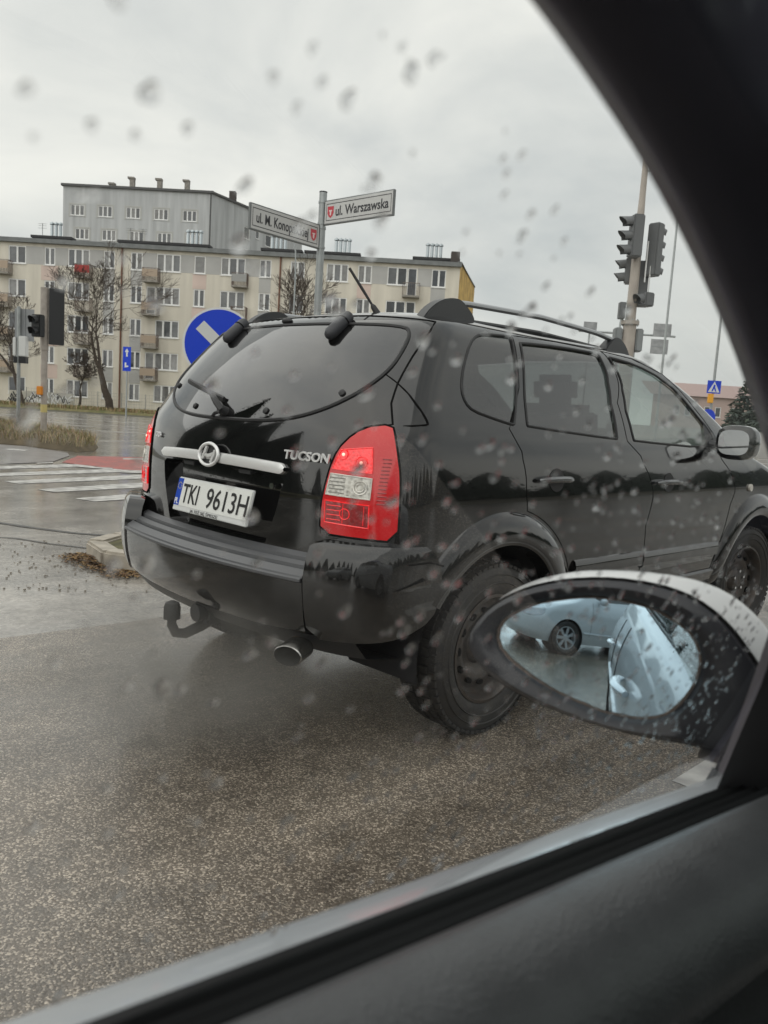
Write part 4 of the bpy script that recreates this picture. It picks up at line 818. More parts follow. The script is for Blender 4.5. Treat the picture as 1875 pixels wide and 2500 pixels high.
# ------------------------------------------------------------------ ground and streets
def asphalt(name, c1, c2, c3, sc_, rough, wet, bump=.5):
    """aggregate in a dark binder, wet in patches"""
    M = bpy.data.materials.new(name); M.use_nodes = True; t = M.node_tree; b = t.nodes['Principled BSDF']; L = t.links.new
    c = t.nodes.new('ShaderNodeTexCoord')
    v1 = t.nodes.new('ShaderNodeTexVoronoi'); v1.inputs['Scale'].default_value = sc_; v1.inputs['Randomness'].default_value = 1
    v2 = t.nodes.new('ShaderNodeTexVoronoi'); v2.inputs['Scale'].default_value = sc_*.55
    for v_ in (v1, v2): L(c.outputs['Object'], v_.inputs['Vector'])
    sepc = t.nodes.new('ShaderNodeSeparateColor'); L(v1.outputs['Color'], sepc.inputs[0])
    ra = t.nodes.new('ShaderNodeValToRGB'); el = ra.color_ramp.elements; el[0].color = (*c1, 1); el[1].color = (*c3, 1); el[1].position = .97; q = el.new(.62); q.color = (*c2, 1)
    nf = t.nodes.new('ShaderNodeTexNoise'); nf.inputs['Scale'].default_value = sc_*.8; nf.inputs['Detail'].default_value = 5; nf.inputs['Roughness'].default_value = .75; L(c.outputs['Object'], nf.inputs['Vector'])
    mf = t.nodes.new('ShaderNodeMapRange'); mf.inputs[1].default_value = .28; mf.inputs[2].default_value = .72; L(nf.outputs['Fac'], mf.inputs[0]); xf_ = t.nodes.new('ShaderNodeMix'); xf_.inputs[0].default_value = .30; L(sepc.outputs[0], xf_.inputs[2]); L(mf.outputs[0], xf_.inputs[3]); L(xf_.outputs[0], ra.inputs[0])
    n = t.nodes.new('ShaderNodeTexNoise'); n.inputs['Scale'].default_value = .55; n.inputs['Detail'].default_value = 8; n.inputs['Roughness'].default_value = .62; L(c.outputs['Object'], n.inputs['Vector'])
    n2 = t.nodes.new('ShaderNodeTexNoise'); n2.inputs['Scale'].default_value = 9; n2.inputs['Detail'].default_value = 8; L(c.outputs['Object'], n2.inputs['Vector'])
    mr_ = t.nodes.new('ShaderNodeMapRange'); mr_.inputs[1].default_value = .35; mr_.inputs[2].default_value = .65; mr_.inputs[3].default_value = .72; mr_.inputs[4].default_value = 1.15; L(n.outputs['Fac'], mr_.inputs[0])
    m3 = t.nodes.new('ShaderNodeMapRange'); m3.inputs[1].default_value = .3; m3.inputs[2].default_value = .7; m3.inputs[3].default_value = .8; m3.inputs[4].default_value = 1.2; L(n2.outputs['Fac'], m3.inputs[0])
    pr = t.nodes.new('ShaderNodeMath'); pr.operation = 'MULTIPLY'; L(mr_.outputs[0], pr.inputs[0]); L(m3.outputs[0], pr.inputs[1])
    vm = t.nodes.new('ShaderNodeVectorMath'); vm.operation = 'SCALE'; L(ra.outputs[0], vm.inputs[0]); L(pr.outputs[0], vm.inputs['Scale']); L(vm.outputs[0], b.inputs['Base Color'])
    rr_ = t.nodes.new('ShaderNodeMapRange'); rr_.inputs[1].default_value = .38; rr_.inputs[2].default_value = .62; rr_.inputs[3].default_value = rough-wet; rr_.inputs[4].default_value = rough+wet*.5; L(n.outputs['Fac'], rr_.inputs[0]); L(rr_.outputs[0], b.inputs['Roughness'])
    bp = t.nodes.new('ShaderNodeBump'); bp.inputs['Strength'].default_value = bump; bp.inputs['Distance'].default_value = .004; bp.invert = True
    ad_ = t.nodes.new('ShaderNodeMath'); ad_.operation = 'ADD'; L(v1.outputs['Distance'], ad_.inputs[0]); L(v2.outputs['Distance'], ad_.inputs[1]); L(ad_.outputs[0], bp.inputs['Height']); L(bp.outputs[0], b.inputs['Normal'])
    b.inputs['Specular IOR Level'].default_value = .7; b.inputs['Coat Roughness'].default_value = .15; b.inputs['Coat IOR'].default_value = 1.4
    cw_ = t.nodes.new('ShaderNodeMapRange'); cw_.inputs[1].default_value = .62; cw_.inputs[2].default_value = .38; cw_.inputs[3].default_value = .25; cw_.inputs[4].default_value = .95; L(n.outputs['Fac'], cw_.inputs[0]); L(cw_.outputs[0], b.inputs['Coat Weight'])
    return M
def tracks(M):
    '''polished, darker wheel paths along the lane and ragged damp patches'''
    t = M.node_tree; b = t.nodes['Principled BSDF']; L = t.links.new; c = t.nodes.new('ShaderNodeTexCoord'); mp2 = t.nodes.new('ShaderNodeMapping'); mp2.inputs['Rotation'].default_value = (0, 0, radians(-45)); L(c.outputs['Object'], mp2.inputs[0])
    st = t.nodes.new('ShaderNodeMapping'); st.inputs['Scale'].default_value = (.22, 1.5, 1); L(mp2.outputs[0], st.inputs[0]); n = t.nodes.new('ShaderNodeTexNoise'); n.inputs['Scale'].default_value = 1.1; n.inputs['Detail'].default_value = 7; n.inputs['Roughness'].default_value = .6; L(st.outputs[0], n.inputs['Vector'])
    r = t.nodes.new('ShaderNodeMapRange'); r.inputs[1].default_value = .36; r.inputs[2].default_value = .64; r.inputs[3].default_value = .66; r.inputs[4].default_value = 1.22; L(n.outputs['Fac'], r.inputs[0])
    src = b.inputs['Base Color'].links[0].from_socket; v = t.nodes.new('ShaderNodeVectorMath'); v.operation = 'SCALE'; L(src, v.inputs[0]); L(r.outputs[0], v.inputs['Scale']); L(v.outputs[0], b.inputs['Base Color'])
M_ROAD = asphalt('wet coarse asphalt', (.085, .069, .053), (.175, .146, .116), (.72, .62, .50), 200, .17, .09, .30)
M_OLD = asphalt('old pale asphalt', (.19, .175, .155), (.27, .25, .222), (.37, .345, .31), 60, .24, .10, .14)
M_FAR = asphalt('street asphalt', (.20, .19, .178), (.26, .248, .232), (.33, .315, .295), 25, .24, .08, .10)
tracks(M_ROAD); tracks(M_OLD)
def sheet(name, pts, z, mt, kind='structure', label=None, cat=None, parent=None):
    o = MB().add([(p[0], p[1], z) for p in pts], [tuple(range(len(pts)))]).build(name, mt, parent, 0)
    if not parent: tag(o, label, cat, kind=kind)
    return o
RD = Vector((sin(radians(45)), cos(radians(45)), 0)); RL = Vector((-RD.y, RD.x, 0))       # direction of our road, and its left
def rp(a, l): return Vector((0, 0, 0))+RD*a+RL*l                                        # along / to the left of the camera
sheet('ground', [(-900, -900), (900, -900), (900, 900), (-900, 900)], -.03, mat('wet soil', (.10, .095, .07), .8, var=.4, vscale=.4))
sheet('cross_street', [(-130, 24), (-130, 61), (140, 40), (140, 17)], -.008, M_FAR)
sheet('old_road', [tuple(rp(a, l)[:2]) for a, l in ((-60, 40), (70, 40), (70, 3.0), (-60, 3.0))], -.004, M_OLD)
seamx = [(a, 4.02+.05*sin(a*1.7)+.02*sin(a*5)) for a in np.linspace(-40, 60, 120)]
sheet('road', [tuple(rp(a, l)[:2]) for a, l in seamx]+[tuple(rp(a, l)[:2]) for a, l in ((60, -9), (-40, -9))], 0.0, M_ROAD)
def strip(name, pts, width, z, mt, label=None, cat=None, kind='structure'):
    pts = [Vector((p[0], p[1], 0)) for p in pts]; b = MB(); vs = []
    for i, p in enumerate(pts):
        d = (pts[min(i+1, len(pts)-1)]-pts[max(0, i-1)]).normalized(); n = Vector((-d.y, d.x, 0)); w_ = width[i] if hasattr(width, '__len__') else width
        vs += [(p.x+n.x*w_/2, p.y+n.y*w_/2, z), (p.x-n.x*w_/2, p.y-n.y*w_/2, z)]
    b.add(vs, [(2*i, 2*i+1, 2*i+3, 2*i+2) for i in range(len(pts)-1)]); o = b.build(name, mt, None, 0); return tag(o, label, cat, kind=kind)
M_WHITE = mat('worn white paint', (.52, .51, .48), .45, var=.45, vscale=7, alt=(.22, .21, .20))
M_REDP = mat('red bike paint', (.36, .075, .06), .5, var=.35, vscale=5, alt=(.20, .09, .08))
M_TAR = mat('tar', (.05, .048, .046), .35)
# zebra crossing over our road, red bicycle crossing beyond it
ZD = Vector((sin(radians(31)), cos(radians(31)), 0)); ZN = Vector((-ZD.y, ZD.x, 0))
for k in range(5):
    a = Vector((-3.55, 9.28, 0))+ZN*(.98*k)+ZD*(.18*k); L_ = [a+ZD*t_ for t_ in (0, 1.2, 2.6, 4.2)]
    strip('zebra_stripe', L_, [.34, .48, .5, .5], .001, M_WHITE, f'white zebra stripe, number {k+1} counted from the SUV bumper' if k else 'white zebra stripe closest to the SUV bumper', 'road marking', 'structure')
sheet('cycle_crossing', [tuple(gp(*p)[:2]) for p in ((150, 1129), (190, 1113), (420, 1118), (460, 1152), (300, 1147))], .002, M_REDP)
for p in (((190, 1137), (275, 1143), (275, 1147), (185, 1140)), ((300, 1150), (420, 1153), (420, 1158), (296, 1154)), ((300, 1119), (420, 1120), (420, 1123), (300, 1122))):
    sheet('cycle_line', [tuple(gp(*q)[:2]) for q in p], .005, M_WHITE)
strip('tar_joint', [gp(-120, 1262), gp(0, 1276), gp(80, 1288), gp(180, 1301), gp(300, 1310)], .06, .0005, M_TAR)
strip('tar_joint', [gp(-60, 1308), gp(40, 1314), gp(120, 1327), gp(215, 1338)], .03, .0005, M_TAR)
strip('lane_line', [rp(a, 1.02) for a in np.linspace(2.66, 6.5, 6)], .22, .004, M_WHITE)
for k, yy in enumerate((27.5, 33, 38.5, 44, 49.5)):
    strip('street_line', [(-80+t_, yy+(-.095)*(-80+t_)*1.0) for t_ in np.linspace(0, 160, 30)], .16 if k != 2 else .3, -.003, M_WHITE)
# pavement and grass bed with the left poles
PV = mat('wet paving', (.24, .225, .22), .3, var=.2, vscale=2)
sheet('pavement', [tuple(gp(*p)[:2]) for p in ((-300, 1052), (-40, 1083), (60, 1090), (165, 1106), (170, 1113), (130, 1127), (90, 1130), (-20, 1134), (-400, 1118))], .006, PV)
for p in (((20, 1096), (70, 1099), (60, 1102), (12, 1099)), ((90, 1131), (130, 1129), (128, 1132), (90, 1133))):
    sheet('pavement_mark', [tuple(gp(*q)[:2]) for q in p], .010, M_WHITE)
bedc = [gp(*p) for p in ((-260, 1040), (-40, 1079), (60, 1087), (130, 1097), (190, 1104), (232, 1101), (240, 1092), (228, 1083), (190, 1070), (120, 1056), (40, 1044), (-140, 1026))]
bd = MB(); k = len(bedc); c = sum(bedc, Vector())/k; vs = [p for p in bedc]+[p.lerp(c, .06)+Vector((0, 0, .14)) for p in bedc]+[p.lerp(c, .3)+Vector((0, 0, .22)) for p in bedc]+[c+Vector((0, 0, .25))]
bd.add(vs, [(r_*k+i, r_*k+(i+1) % k, (r_+1)*k+(i+1) % k, (r_+1)*k+i) for r_ in (0, 1) for i in range(k)]+[(2*k+i, 2*k+(i+1) % k, 3*k) for i in range(k)])
tag(bd.build('grass_bed', mat('bed soil', (.11, .085, .05), .9, var=.4, vscale=3), None, 60), kind='structure')
def blades(name, poly, n, h, cols, z0, label, cat, lean=.4, w=.012, seed=1):
    """scattered grass blades over a polygon, coloured by blade"""
    R_ = random.Random(seed); P_ = np.array([(p[0], p[1]) for p in poly]); lo, hi = P_.min(0), P_.max(0); b = MB(); got = 0; mi = []
    cc = np.random.RandomState(seed).uniform(lo, hi, (n*4, 2)); cc = cc[pip(P_, cc)][:n]
    for x, y in cc:
        hh = h*R_.uniform(.4, 1.2); a = R_.uniform(0, 2*pi); lx, ly = cos(a)*hh*lean*R_.random()*1.6, sin(a)*hh*lean*R_.random()*1.6; px_, py_ = -sin(a)*w/2, cos(a)*w/2
        z = z0(x, y) if callable(z0) else z0
        b.add([(x-px_, y-py_, z-.01), (x+px_, y+py_, z-.01), (x+lx*.4+px_*.8, y+ly*.4+py_*.8, z+hh*.6), (x+lx*.4-px_*.8, y+ly*.4-py_*.8, z+hh*.6), (x+lx, y+ly, z+hh)], [(0, 1, 2, 3), (3, 2, 4)]); m_ = R_.randrange(len(cols)); mi += [m_, m_]
    o = b.build(name, cols, None, 0, fixn=False); o.data.polygons.foreach_set('material_index', mi); return tag(o, label, cat, kind='stuff')
GR = [mat('grass straw', (.42, .33, .20), .8), mat('grass olive', (.24, .21, .09), .8), mat('grass green', (.14, .15, .05), .8), mat('grass rust', (.30, .18, .11), .8)]
blades('dry_grass', bedc, 7000, .24, GR, .12, 'dry rusty grass on the bed around the left poles', 'grass', w=.010, lean=.9)
# far verge in front of the block of flats
def verge(x): return 59.5-.1*x
vg = MB(); xs = np.linspace(-70, 30, 50); vs = []
for x in xs: vs += [(x, verge(x)-3.6, -.02), (x, verge(x)-3.4, .12), (x, verge(x)-1.2, .28), (x, verge(x)+12, .33)]
vg.add(vs, [(i*4+j, i*4+j+1, i*4+j+5, i*4+j+4) for i in range(49) for j in range(3)]); tag(vg.build('verge', mat('verge turf', (.17, .14, .07), .9, var=.5, vscale=1.5, alt=(.09, .10, .035)), None, 60), kind='structure')
blades('verge_grass', [(-48, verge(-48)-3.4), (2, verge(2)-3.4), (2, verge(2)-.2), (-48, verge(-48)-.2)], 9000, .3, GR, .14, 'yellowed grass strip along the far side of the street', 'grass', w=.05, seed=5)
# ------------------------------------------------------------------ kerbed island behind the SUV
island = [Vector((-2.02, 5.62, 0)), Vector((-1.62, 5.50, 0)), Vector((.9, 8.4, 0)), Vector((3.0, 11.2, 0)), Vector((2.2, 11.9, 0)), Vector((-.9, 8.9, 0)), Vector((-2.22, 6.35, 0)), Vector((-2.28, 6.0, 0))]
M_KERB = mat('kerb concrete', (.40, .36, .30), .75, var=.3, vscale=9, bump=.3, bscale=90)
il = MB(); cc = sum(island, Vector())/8
il.add([(p.lerp(cc, .03).x, p.lerp(cc, .03).y, .105) for p in island], [tuple(range(8))]); isl = il.build('traffic_island', mat('island turf', (.12, .11, .05), .9, var=.5, vscale=6), None, 0); tag(isl, kind='structure')
R_ = random.Random(4)
for i in range(8):
    a, b2 = island[i], island[(i+1) % 8]; Ln = (b2-a).length; kk = max(1, round(Ln/.9)); d = (b2-a).normalized(); n = Vector((-d.y, d.x, 0))
    for j in range(kk):
        p = a+d*(Ln*j/kk+.006); q = a+d*(Ln*(j+1)/kk-.006); h = .128+R_.uniform(-.008, .008); s_ = MB()
        inn = lambda v_: v_+n*.15 if (cc-v_).dot(n) > 0 else v_-n*.15
        s_.add([(v_.x, v_.y, z) for z in (-.02, h) for v_ in (p, q, inn(q), inn(p))], [(0, 1, 2, 3), (4, 5, 6, 7), (0, 1, 5, 4), (1, 2, 6, 5), (2, 3, 7, 6), (3, 0, 4, 7)]); s_.build('kerb_stone', M_KERB, isl, 30, bevel=.018)
blades('island_grass', [p.lerp(cc, .12) for p in island], 2600, .09, GR[:3], .10, 'sparse grass on the kerbed island behind the SUV', 'grass', w=.008, seed=8)
# leaf litter washed against the kerb tip
lf = MB(); mi = []; LV = [mat('leaf brown', (.14, .075, .035), .7), mat('leaf dark', (.06, .038, .022), .7), mat('leaf ochre', (.26, .16, .06), .7)]
R_ = random.Random(9); c0 = gp(205, 1362); c1 = gp(262, 1372)
for k in range(1900):
    t_ = R_.random(); s_ = .42*(1-.6*abs(t_-.6)); p = gp(185, 1358).lerp(gp(320, 1406), t_); x, y = p.x+R_.gauss(0, s_*.20), p.y+R_.gauss(0, s_*.20); z = .004+.05*math.exp(-((x-c1.x)**2+(y-c1.y)**2)/.05)*R_.random()
    r = R_.uniform(.008, .022); a = R_.uniform(0, 6.28); tl = R_.uniform(-.5, .5); m4 = Matrix.Rotation(a, 3, 'Z') @ Matrix.Rotation(tl, 3, 'X')
    lf.add([Vector((x, y, z+.004))+m4 @ Vector(q) for q in ((-r, 0, 0), (0, -r*.55, .003), (r, 0, 0), (0, r*.55, .003))], [(0, 1, 2, 3)]); mi.append(R_.randrange(3))
lo = lf.build('leaf_litter', LV, None, 0, fixn=False); lo.data.polygons.foreach_set('material_index', mi); tag(lo, 'brown leaf litter heaped against the kerb tip', 'leaves', kind='stuff')
gv = MB(); R_ = random.Random(12)
for k in range(170):
    p = gp(R_.uniform(-30, 420), R_.uniform(1318, 1445)); r = R_.uniform(.003, .008); gv.box((p.x, p.y, r*.4), (r*2, r*1.4, r*1.2), Matrix.Rotation(R_.uniform(0, 6), 3, 'Z'))
tag(gv.build('grit', mat('grit', (.30, .27, .23), .8, var=.3), None, 0, fixn=False), 'loose grit scattered on the old road by the kerb', 'gravel', kind='stuff')

# ------------------------------------------------------------------ blocks of flats
M_CREAM = mat('cream render', (.68, .635, .545), .85, var=.14, vscale=.6)
def streaks(M, sc_=1.2, sz=.12):
    t = M.node_tree; mpn = t.nodes.new('ShaderNodeMapping'); mpn.inputs['Scale'].default_value = (1.6, 1.6, sz); nn = [n_ for n_ in t.nodes if n_.type == 'TEX_NOISE'][0]; cc_ = [n_ for n_ in t.nodes if n_.type == 'TEX_COORD'][0]; t.links.new(cc_.outputs['Object'], mpn.inputs[0]); t.links.new(mpn.outputs[0], nn.inputs['Vector']); nn.inputs['Scale'].default_value = sc_
streaks(M_CREAM, .9, .2)
M_PINKR = mat('pink render', (.66, .53, .47), .85, var=.1, vscale=.8)
M_GREYR = mat('grey render', (.46, .455, .44), .85, var=.1, vscale=.8)
M_PVC = mat('white window frame', (.80, .80, .79), .4)
M_CONC = mat('old concrete', (.30, .28, .25), .85, var=.3, vscale=4)
M_FASC = mat('grey roof edge', (.19, .20, .20), .7, var=.2, vscale=2)
M_BITUM = mat('roof felt', (.045, .045, .047), .8)
PANES = [mat(f'window pane {i}', c, .08, spec=.8, var=.35, vscale=2.2) for i, c in enumerate([(.035, .04, .045), (.10, .105, .11), (.22, .22, .215), (.055, .062, .072), (.15, .15, .145)])]
class Facade:
    """a wall in its own frame: u along the wall, z up, d outward"""
    def __init__(s, o, u, d): s.o = Vector(o); s.u = Vector(u).normalized(); s.d = Vector(d).normalized()
    def __call__(s, u, z, d=0): return s.o+s.u*u+Vector((0, 0, z))+s.d*d
    def box(s, u0, u1, z0, z1, d0, d1, mb=None):
        mb = mb or MB(); vs = [s(u, z, d) for u in (u0, u1) for z in (z0, z1) for d in (d0, d1)]
        return mb.add(vs, [(0, 1, 3, 2), (4, 6, 7, 5), (0, 4, 5, 1), (2, 3, 7, 6), (0, 2, 6, 4), (1, 5, 7, 3)])
    def wall(s, name, u0, u1, z0, z1, holes, mt, parent, depth=.16):
        us = sorted({u0, u1, *[h[0] for h in holes], *[h[1] for h in holes]}); zs = sorted({z0, z1, *[h[2] for h in holes], *[h[3] for h in holes]}); b = MB()
        for i in range(len(us)-1):
            for j in range(len(zs)-1):
                cu, cz = (us[i]+us[i+1])/2, (zs[j]+zs[j+1])/2
                if any(h[0] < cu < h[1] and h[2] < cz < h[3] for h in holes): continue
                b.add([s(us[i], zs[j]), s(us[i+1], zs[j]), s(us[i+1], zs[j+1]), s(us[i], zs[j+1])], [(0, 1, 2, 3)])
        for h in holes:
            q = [(h[0], h[2]), (h[1], h[2]), (h[1], h[3]), (h[0], h[3])]
            b.add([s(a, z, 0) for a, z in q]+[s(a, z, -depth) for a, z in q], [(i, (i+1) % 4, 4+(i+1) % 4, 4+i) for i in range(4)])
        return b.build(name, mt, parent, 0)
    def window(s, u0, u1, z0, z1, n, parent, rnd, door=None, fr=M_PVC, fw=.085, sill=True):
        """window (frame) > pane each, sill"""
        b = MB(); D0, D1 = -.10, -.03; w = (u1-u0)/n
        s.box(u0, u1, z0, z0+fw, D0, D1, b); s.box(u0, u1, z1-fw, z1, D0, D1, b)
        for k in range(n+1): c = u0+w*k; s.box(c-(fw*.9 if 0 < k < n else 0)-(fw if k == n else 0), c+(fw*.9 if 0 < k < n else 0)+(fw if k == 0 else 0), z0+fw, z1-fw, D0+.004, D1+.003, b)
        o = b.build('window', fr, parent, 0)
        for k in range(n): MB().add([s(a, z, -.075) for a, z in ((u0+w*k+fw*.5, z0+fw*.5), (u0+w*(k+1)-fw*.5, z0+fw*.5), (u0+w*(k+1)-fw*.5, z1-fw*.5), (u0+w*k+fw*.5, z1-fw*.5))], [(0, 1, 2, 3)]).build('pane', rnd.choice(PANES), o, 0)
        if sill: s.box(u0-.05, u1+.05, z0-.06, z0-.005, -.10, .07).build('sill', fr, o, 0)
        return o
    def balcony(s, u0, u1, z, parent, mt, kind, rnd):
        o = s.box(u0, u1, z-.14, z, -.01, .80).build('balcony', M_CONC, parent, 0); M_RAIL = mat('balcony rail', (.16, .12, .10), .6)
        b = MB()
        s.box(u0, u1, z+.96, z+1.0, .75, .79, b); s.box(u0, u0+.04, z+.96, z+1.0, 0, .75, b); s.box(u1-.04, u1, z+.96, z+1.0, 0, .75, b)
        for k in range(11): a = u0+(u1-u0-.02)*k/10; s.box(a, a+.02, z, z+.96, .755, .78, b)
        for k in range(7):
            for uu in (u0+.005, u1-.025): s.box(uu, uu+.02, z, z+.96, .75*k/7, .75*k/7+.02, b)
        b.build('railing', M_RAIL, o, 0)
        if mt: s.box(u0+.01, u1-.01, z+.30, z+.90, .785, .80).build('balcony_panel', mt, o, 0)
        return o
rnd = random.Random(21)
# --- cream block. The right corner is 66.5 m off; the front runs away to the left
FA_R = at(1099, 1000, 66.5); FA_R.z = 0
ud = Vector((cos(radians(1.6)), -sin(radians(1.6)), 0)); fd = Vector((-ud.y*-1, -ud.x, 0)); fd = Vector((-sin(radians(1.6)), -cos(radians(1.6)), 0))
cream = empty('block_of_flats', FA_R, 0); tag(cream, 'cream five-storey block of flats with pink and grey panels and small balconies', 'building')
fa = Facade((0, 0, 0), ud, fd)      # u negative to the left of the corner
HB = 13.75; LF = -46.0; BASE = .15
pu = lambda px: (px-1099)/28.95
colsA = [(15, 58, 2, 'bl'), (103, 129, 2, 0), (160, 213, 3, 'br'), (247, 274, 2, 0), (313, 341, 2, 0), (375, 433, 3, 'bl'), (466, 493, 1, 0), (530, 589, 3, 'br'), (623, 651, 2, 0), (697, 731, 2, 0), (783, 835, 3, 0), (858, 891, 2, 0), (928, 975, 2, 'br2'), (1033, 1067, 2, 0)]
colsA = [(-175, -122, 3, 'br'), (-85, -58, 2, 0)]+colsA
SILL = [1.0, 3.68, 6.36, 9.04, 11.72]; WH = 1.42
holes = []; wins = []
for (a, b2, n, bt) in colsA:
    for r_ in range(5):
        u0, u1 = pu(a)+(r_-4)*.0, pu(b2); z0 = SILL[r_]
        n2 = n if not (n == 1 and r_ < 4) else 2
        holes.append((u0, u1, z0, z0+WH)); wins.append((u0, u1, z0, z0+WH, n2))
        if r_ > 0 and bt in ('bl', 'br', 'br2'):
            dw = .78; d0 = (u0-dw-.02) if bt == 'bl' and (a == 15) is False and r_ % 2 == 1 else None
            if bt == 'br2': d0 = u1+.04
            if d0 is not None: holes.append((d0, d0+dw, z0-.82, z0+WH)); wins.append((d0, d0+dw, z0-.82, z0+WH, 1))
fa.wall('wall', LF, 0, 0, HB-.32, holes, M_CREAM, cream)
for (u0, u1, z0, z1, n) in wins: fa.window(u0, u1, z0, z1, n, cream, rnd, sill=(z1-z0) < 2)
# coloured render panels between and below windows (thin slabs of insulation render)
for (a, b2, mt_, rows) in ((58, 103, M_GREYR, [4]), (213, 247, M_GREYR, [4]), (433, 466, M_GREYR, [4]), (493, 530, M_GREYR, [4]), (341, 375, M_GREYR, [4]), (589, 623, M_GREYR, [4]), (129, 160, M_GREYR, [4]), (891, 928, M_GREYR, [4]), (1000, 1033, M_GREYR, [4])):
    for r_ in rows: fa.box(pu(a)+.01, pu(b2)-.01, SILL[r_], SILL[r_]+WH, -.005, .012).build('render_panel', mt_, cream, 0)
for (a, b2, mt_, rows) in ((95, 137, M_PINKR, [4, 3, 2, 1]), (463, 496, M_PINKR, [4, 3, 2, 1]), (858, 891, M_PINKR, [4, 3]), (247, 274, M_GREYR, [4, 3, 1]), (313, 341, M_GREYR, [4, 2, 1]), (623, 651, M_GREYR, [4, 3]), (1033, 1067, M_GREYR, [4, 3])):
    for r_ in rows: fa.box(pu(a), pu(b2), SILL[r_-1]+WH+.02, SILL[r_]-.065, -.005, .012).build('render_panel', mt_, cream, 0)
BALM = [None, mat('balcony sheet ochre', (.42, .33, .25), .7), mat('balcony sheet red', (.34, .04, .035), .7), mat('balcony sheet grey', (.33, .33, .32), .7)]
for (a, b2, n, bt) in colsA:
    if not bt: continue
    for r_ in range(1, 5):
        u0, u1 = pu(a), pu(b2)
        bu = {'bl': (u0-.95, u0+.35), 'br': (u1-.95, u1+.30), 'br2': (u1-.3, u1+1.1)}[bt]
        fa.balcony(bu[0], bu[1], SILL[r_]-.86, cream, None if bt == 'br2' else (BALM[1] if bt == 'bl' else BALM[0 if r_ < 4 else 2] if a == 160 else BALM[3 if r_ == 4 else 0]), bt, rnd)
for px_ in (292, 673): 
    MB().cyl(fa(pu(px_), .3, .09), fa(pu(px_), HB-.35, .09), .07, n=8).build('downpipe', mat('rusty downpipe', (.17, .075, .045), .6), cream)
# roof edge, roof, raised felt strips, chimney vents, gable
GD = Vector((sin(radians(11.5)), cos(radians(11.5)), 0))
fa.box(LF-.2, .12, HB-.34, HB, -.02, .32).build('roof_edge', M_FASC, cream, 0)
bk = [Vector((0, 0, 0))+GD*12, fa(LF, 0, 0)+GD*12]
MB().add([fa(LF-.2, HB+.01, .3), fa(.12, HB+.01, .3), (bk[0].x, bk[0].y, HB+.01), (bk[1].x, bk[1].y, HB+.01)], [(0, 1, 2, 3)]).build('roof', M_BITUM, cream, 0)
ga = Facade((0, 0, 0), GD, Vector((GD.y, -GD.x, 0)))
ga.wall('gable_wall', 0, 12, 0, HB, [], mat('ochre gable', (.62, .42, .13), .85, var=.4, vscale=1.3, alt=(.42, .26, .08)), cream)
ga.box(0, 12, HB, HB+.12, -.25, .06).build('gable_coping', M_FASC, cream, 0)
MB().add([bk[0], bk[1], bk[1]+Vector((0, 0, HB)), bk[0]+Vector((0, 0, HB))], [(0, 1, 2, 3)]).build('back_wall', M_CREAM, cream, 0)
MB().add([fa(LF, 0), bk[1], bk[1]+Vector((0, 0, HB)), fa(LF, HB)], [(0, 1, 2, 3)]).build('end_wall', M_CREAM, cream, 0)
M_STEELP = mat('steel flue', (.42, .46, .48), .3, metal=.8)
for (a, b2, v0, nv_) in ((60, 160, 106, 3), (272, 390, 0, 0), (390, 497, 440, 4), (620, 720, 645, 4), (725, 860, 800, 4), (985, 1098, 1020, 4)):
    fa.box(pu(a), pu(b2), HB+.25, HB+.45, -1.6, -.6).build('roof_strip', M_BITUM, cream, 0); fa.box(pu(a)+.2, pu(b2)-.2, HB, HB+.25, -1.5, -.7).build('roof_curb', M_FASC, cream, 0)
    for k in range(nv_):
        c = pu(v0)+.36*k; p = fa(c, HB+.45, -1.1); MB().cyl(p, p+Vector((0, 0, .95)), .13, n=10).build('flue', M_STEELP, cream); MB().lathe([(.19, 1.0), (.19, 1.12), (.02, 1.24)], 10, axis='z', c=p).build('flue_cap', M_STEELP, cream)
p = fa(-.45, HB, -.4); MB().box(p+Vector((0, 0, .45)), (.7, .7, .9)).build('chimney', mat('dark brick', (.07, .06, .055), .8), cream, 0)
for px_ in (84, 300, 330):
    p = fa(pu(px_), HB, -1); a_ = MB().cyl(p, p+Vector((0, 0, 1.5)), .025, n=5)
    for z in (1.1, 1.3, 1.45): a_.box(p+Vector((0, 0, z)), (.7, .02, .02))
    a_.build('aerial', M_FASC, cream)
# basement graffiti wall in front
gw = Facade(fa.o+FA_R, ud, fd); gb = empty('garden_wall', FA_R+fa(pu(140), 0, 3.2)); tag(gb, 'low wall with black and white graffiti in front of the cream flats', 'wall')
g2 = Facade((0, 0, 0), ud, fd); g2.box(-2.6, 2.6, .2, 1.25, -.12, 0).build('wall_body', mat('wall pale', (.50, .48, .42), .85, var=.2, vscale=2), gb, 0)
Rg = random.Random(31); gm = [mat('graffiti black', (.02, .02, .022), .7), mat('graffiti white', (.75, .75, .75), .7)]
for i in range(26):
    c = (Rg.uniform(-2.4, 2.3), Rg.uniform(.35, 1.1)); n_ = 7; pts = [g2(c[0]+.14*(k-3)*Rg.uniform(.6, 1.2), min(1.2, max(.25, c[1]+.22*sin(k*1.7+i))), .008+.002*(i % 5)) for k in range(n_)]; MB().tube(pts, .05, 5, flat=.12, up=tuple(fd)).build('graffiti_stroke', gm[i % 2], gb, 60)
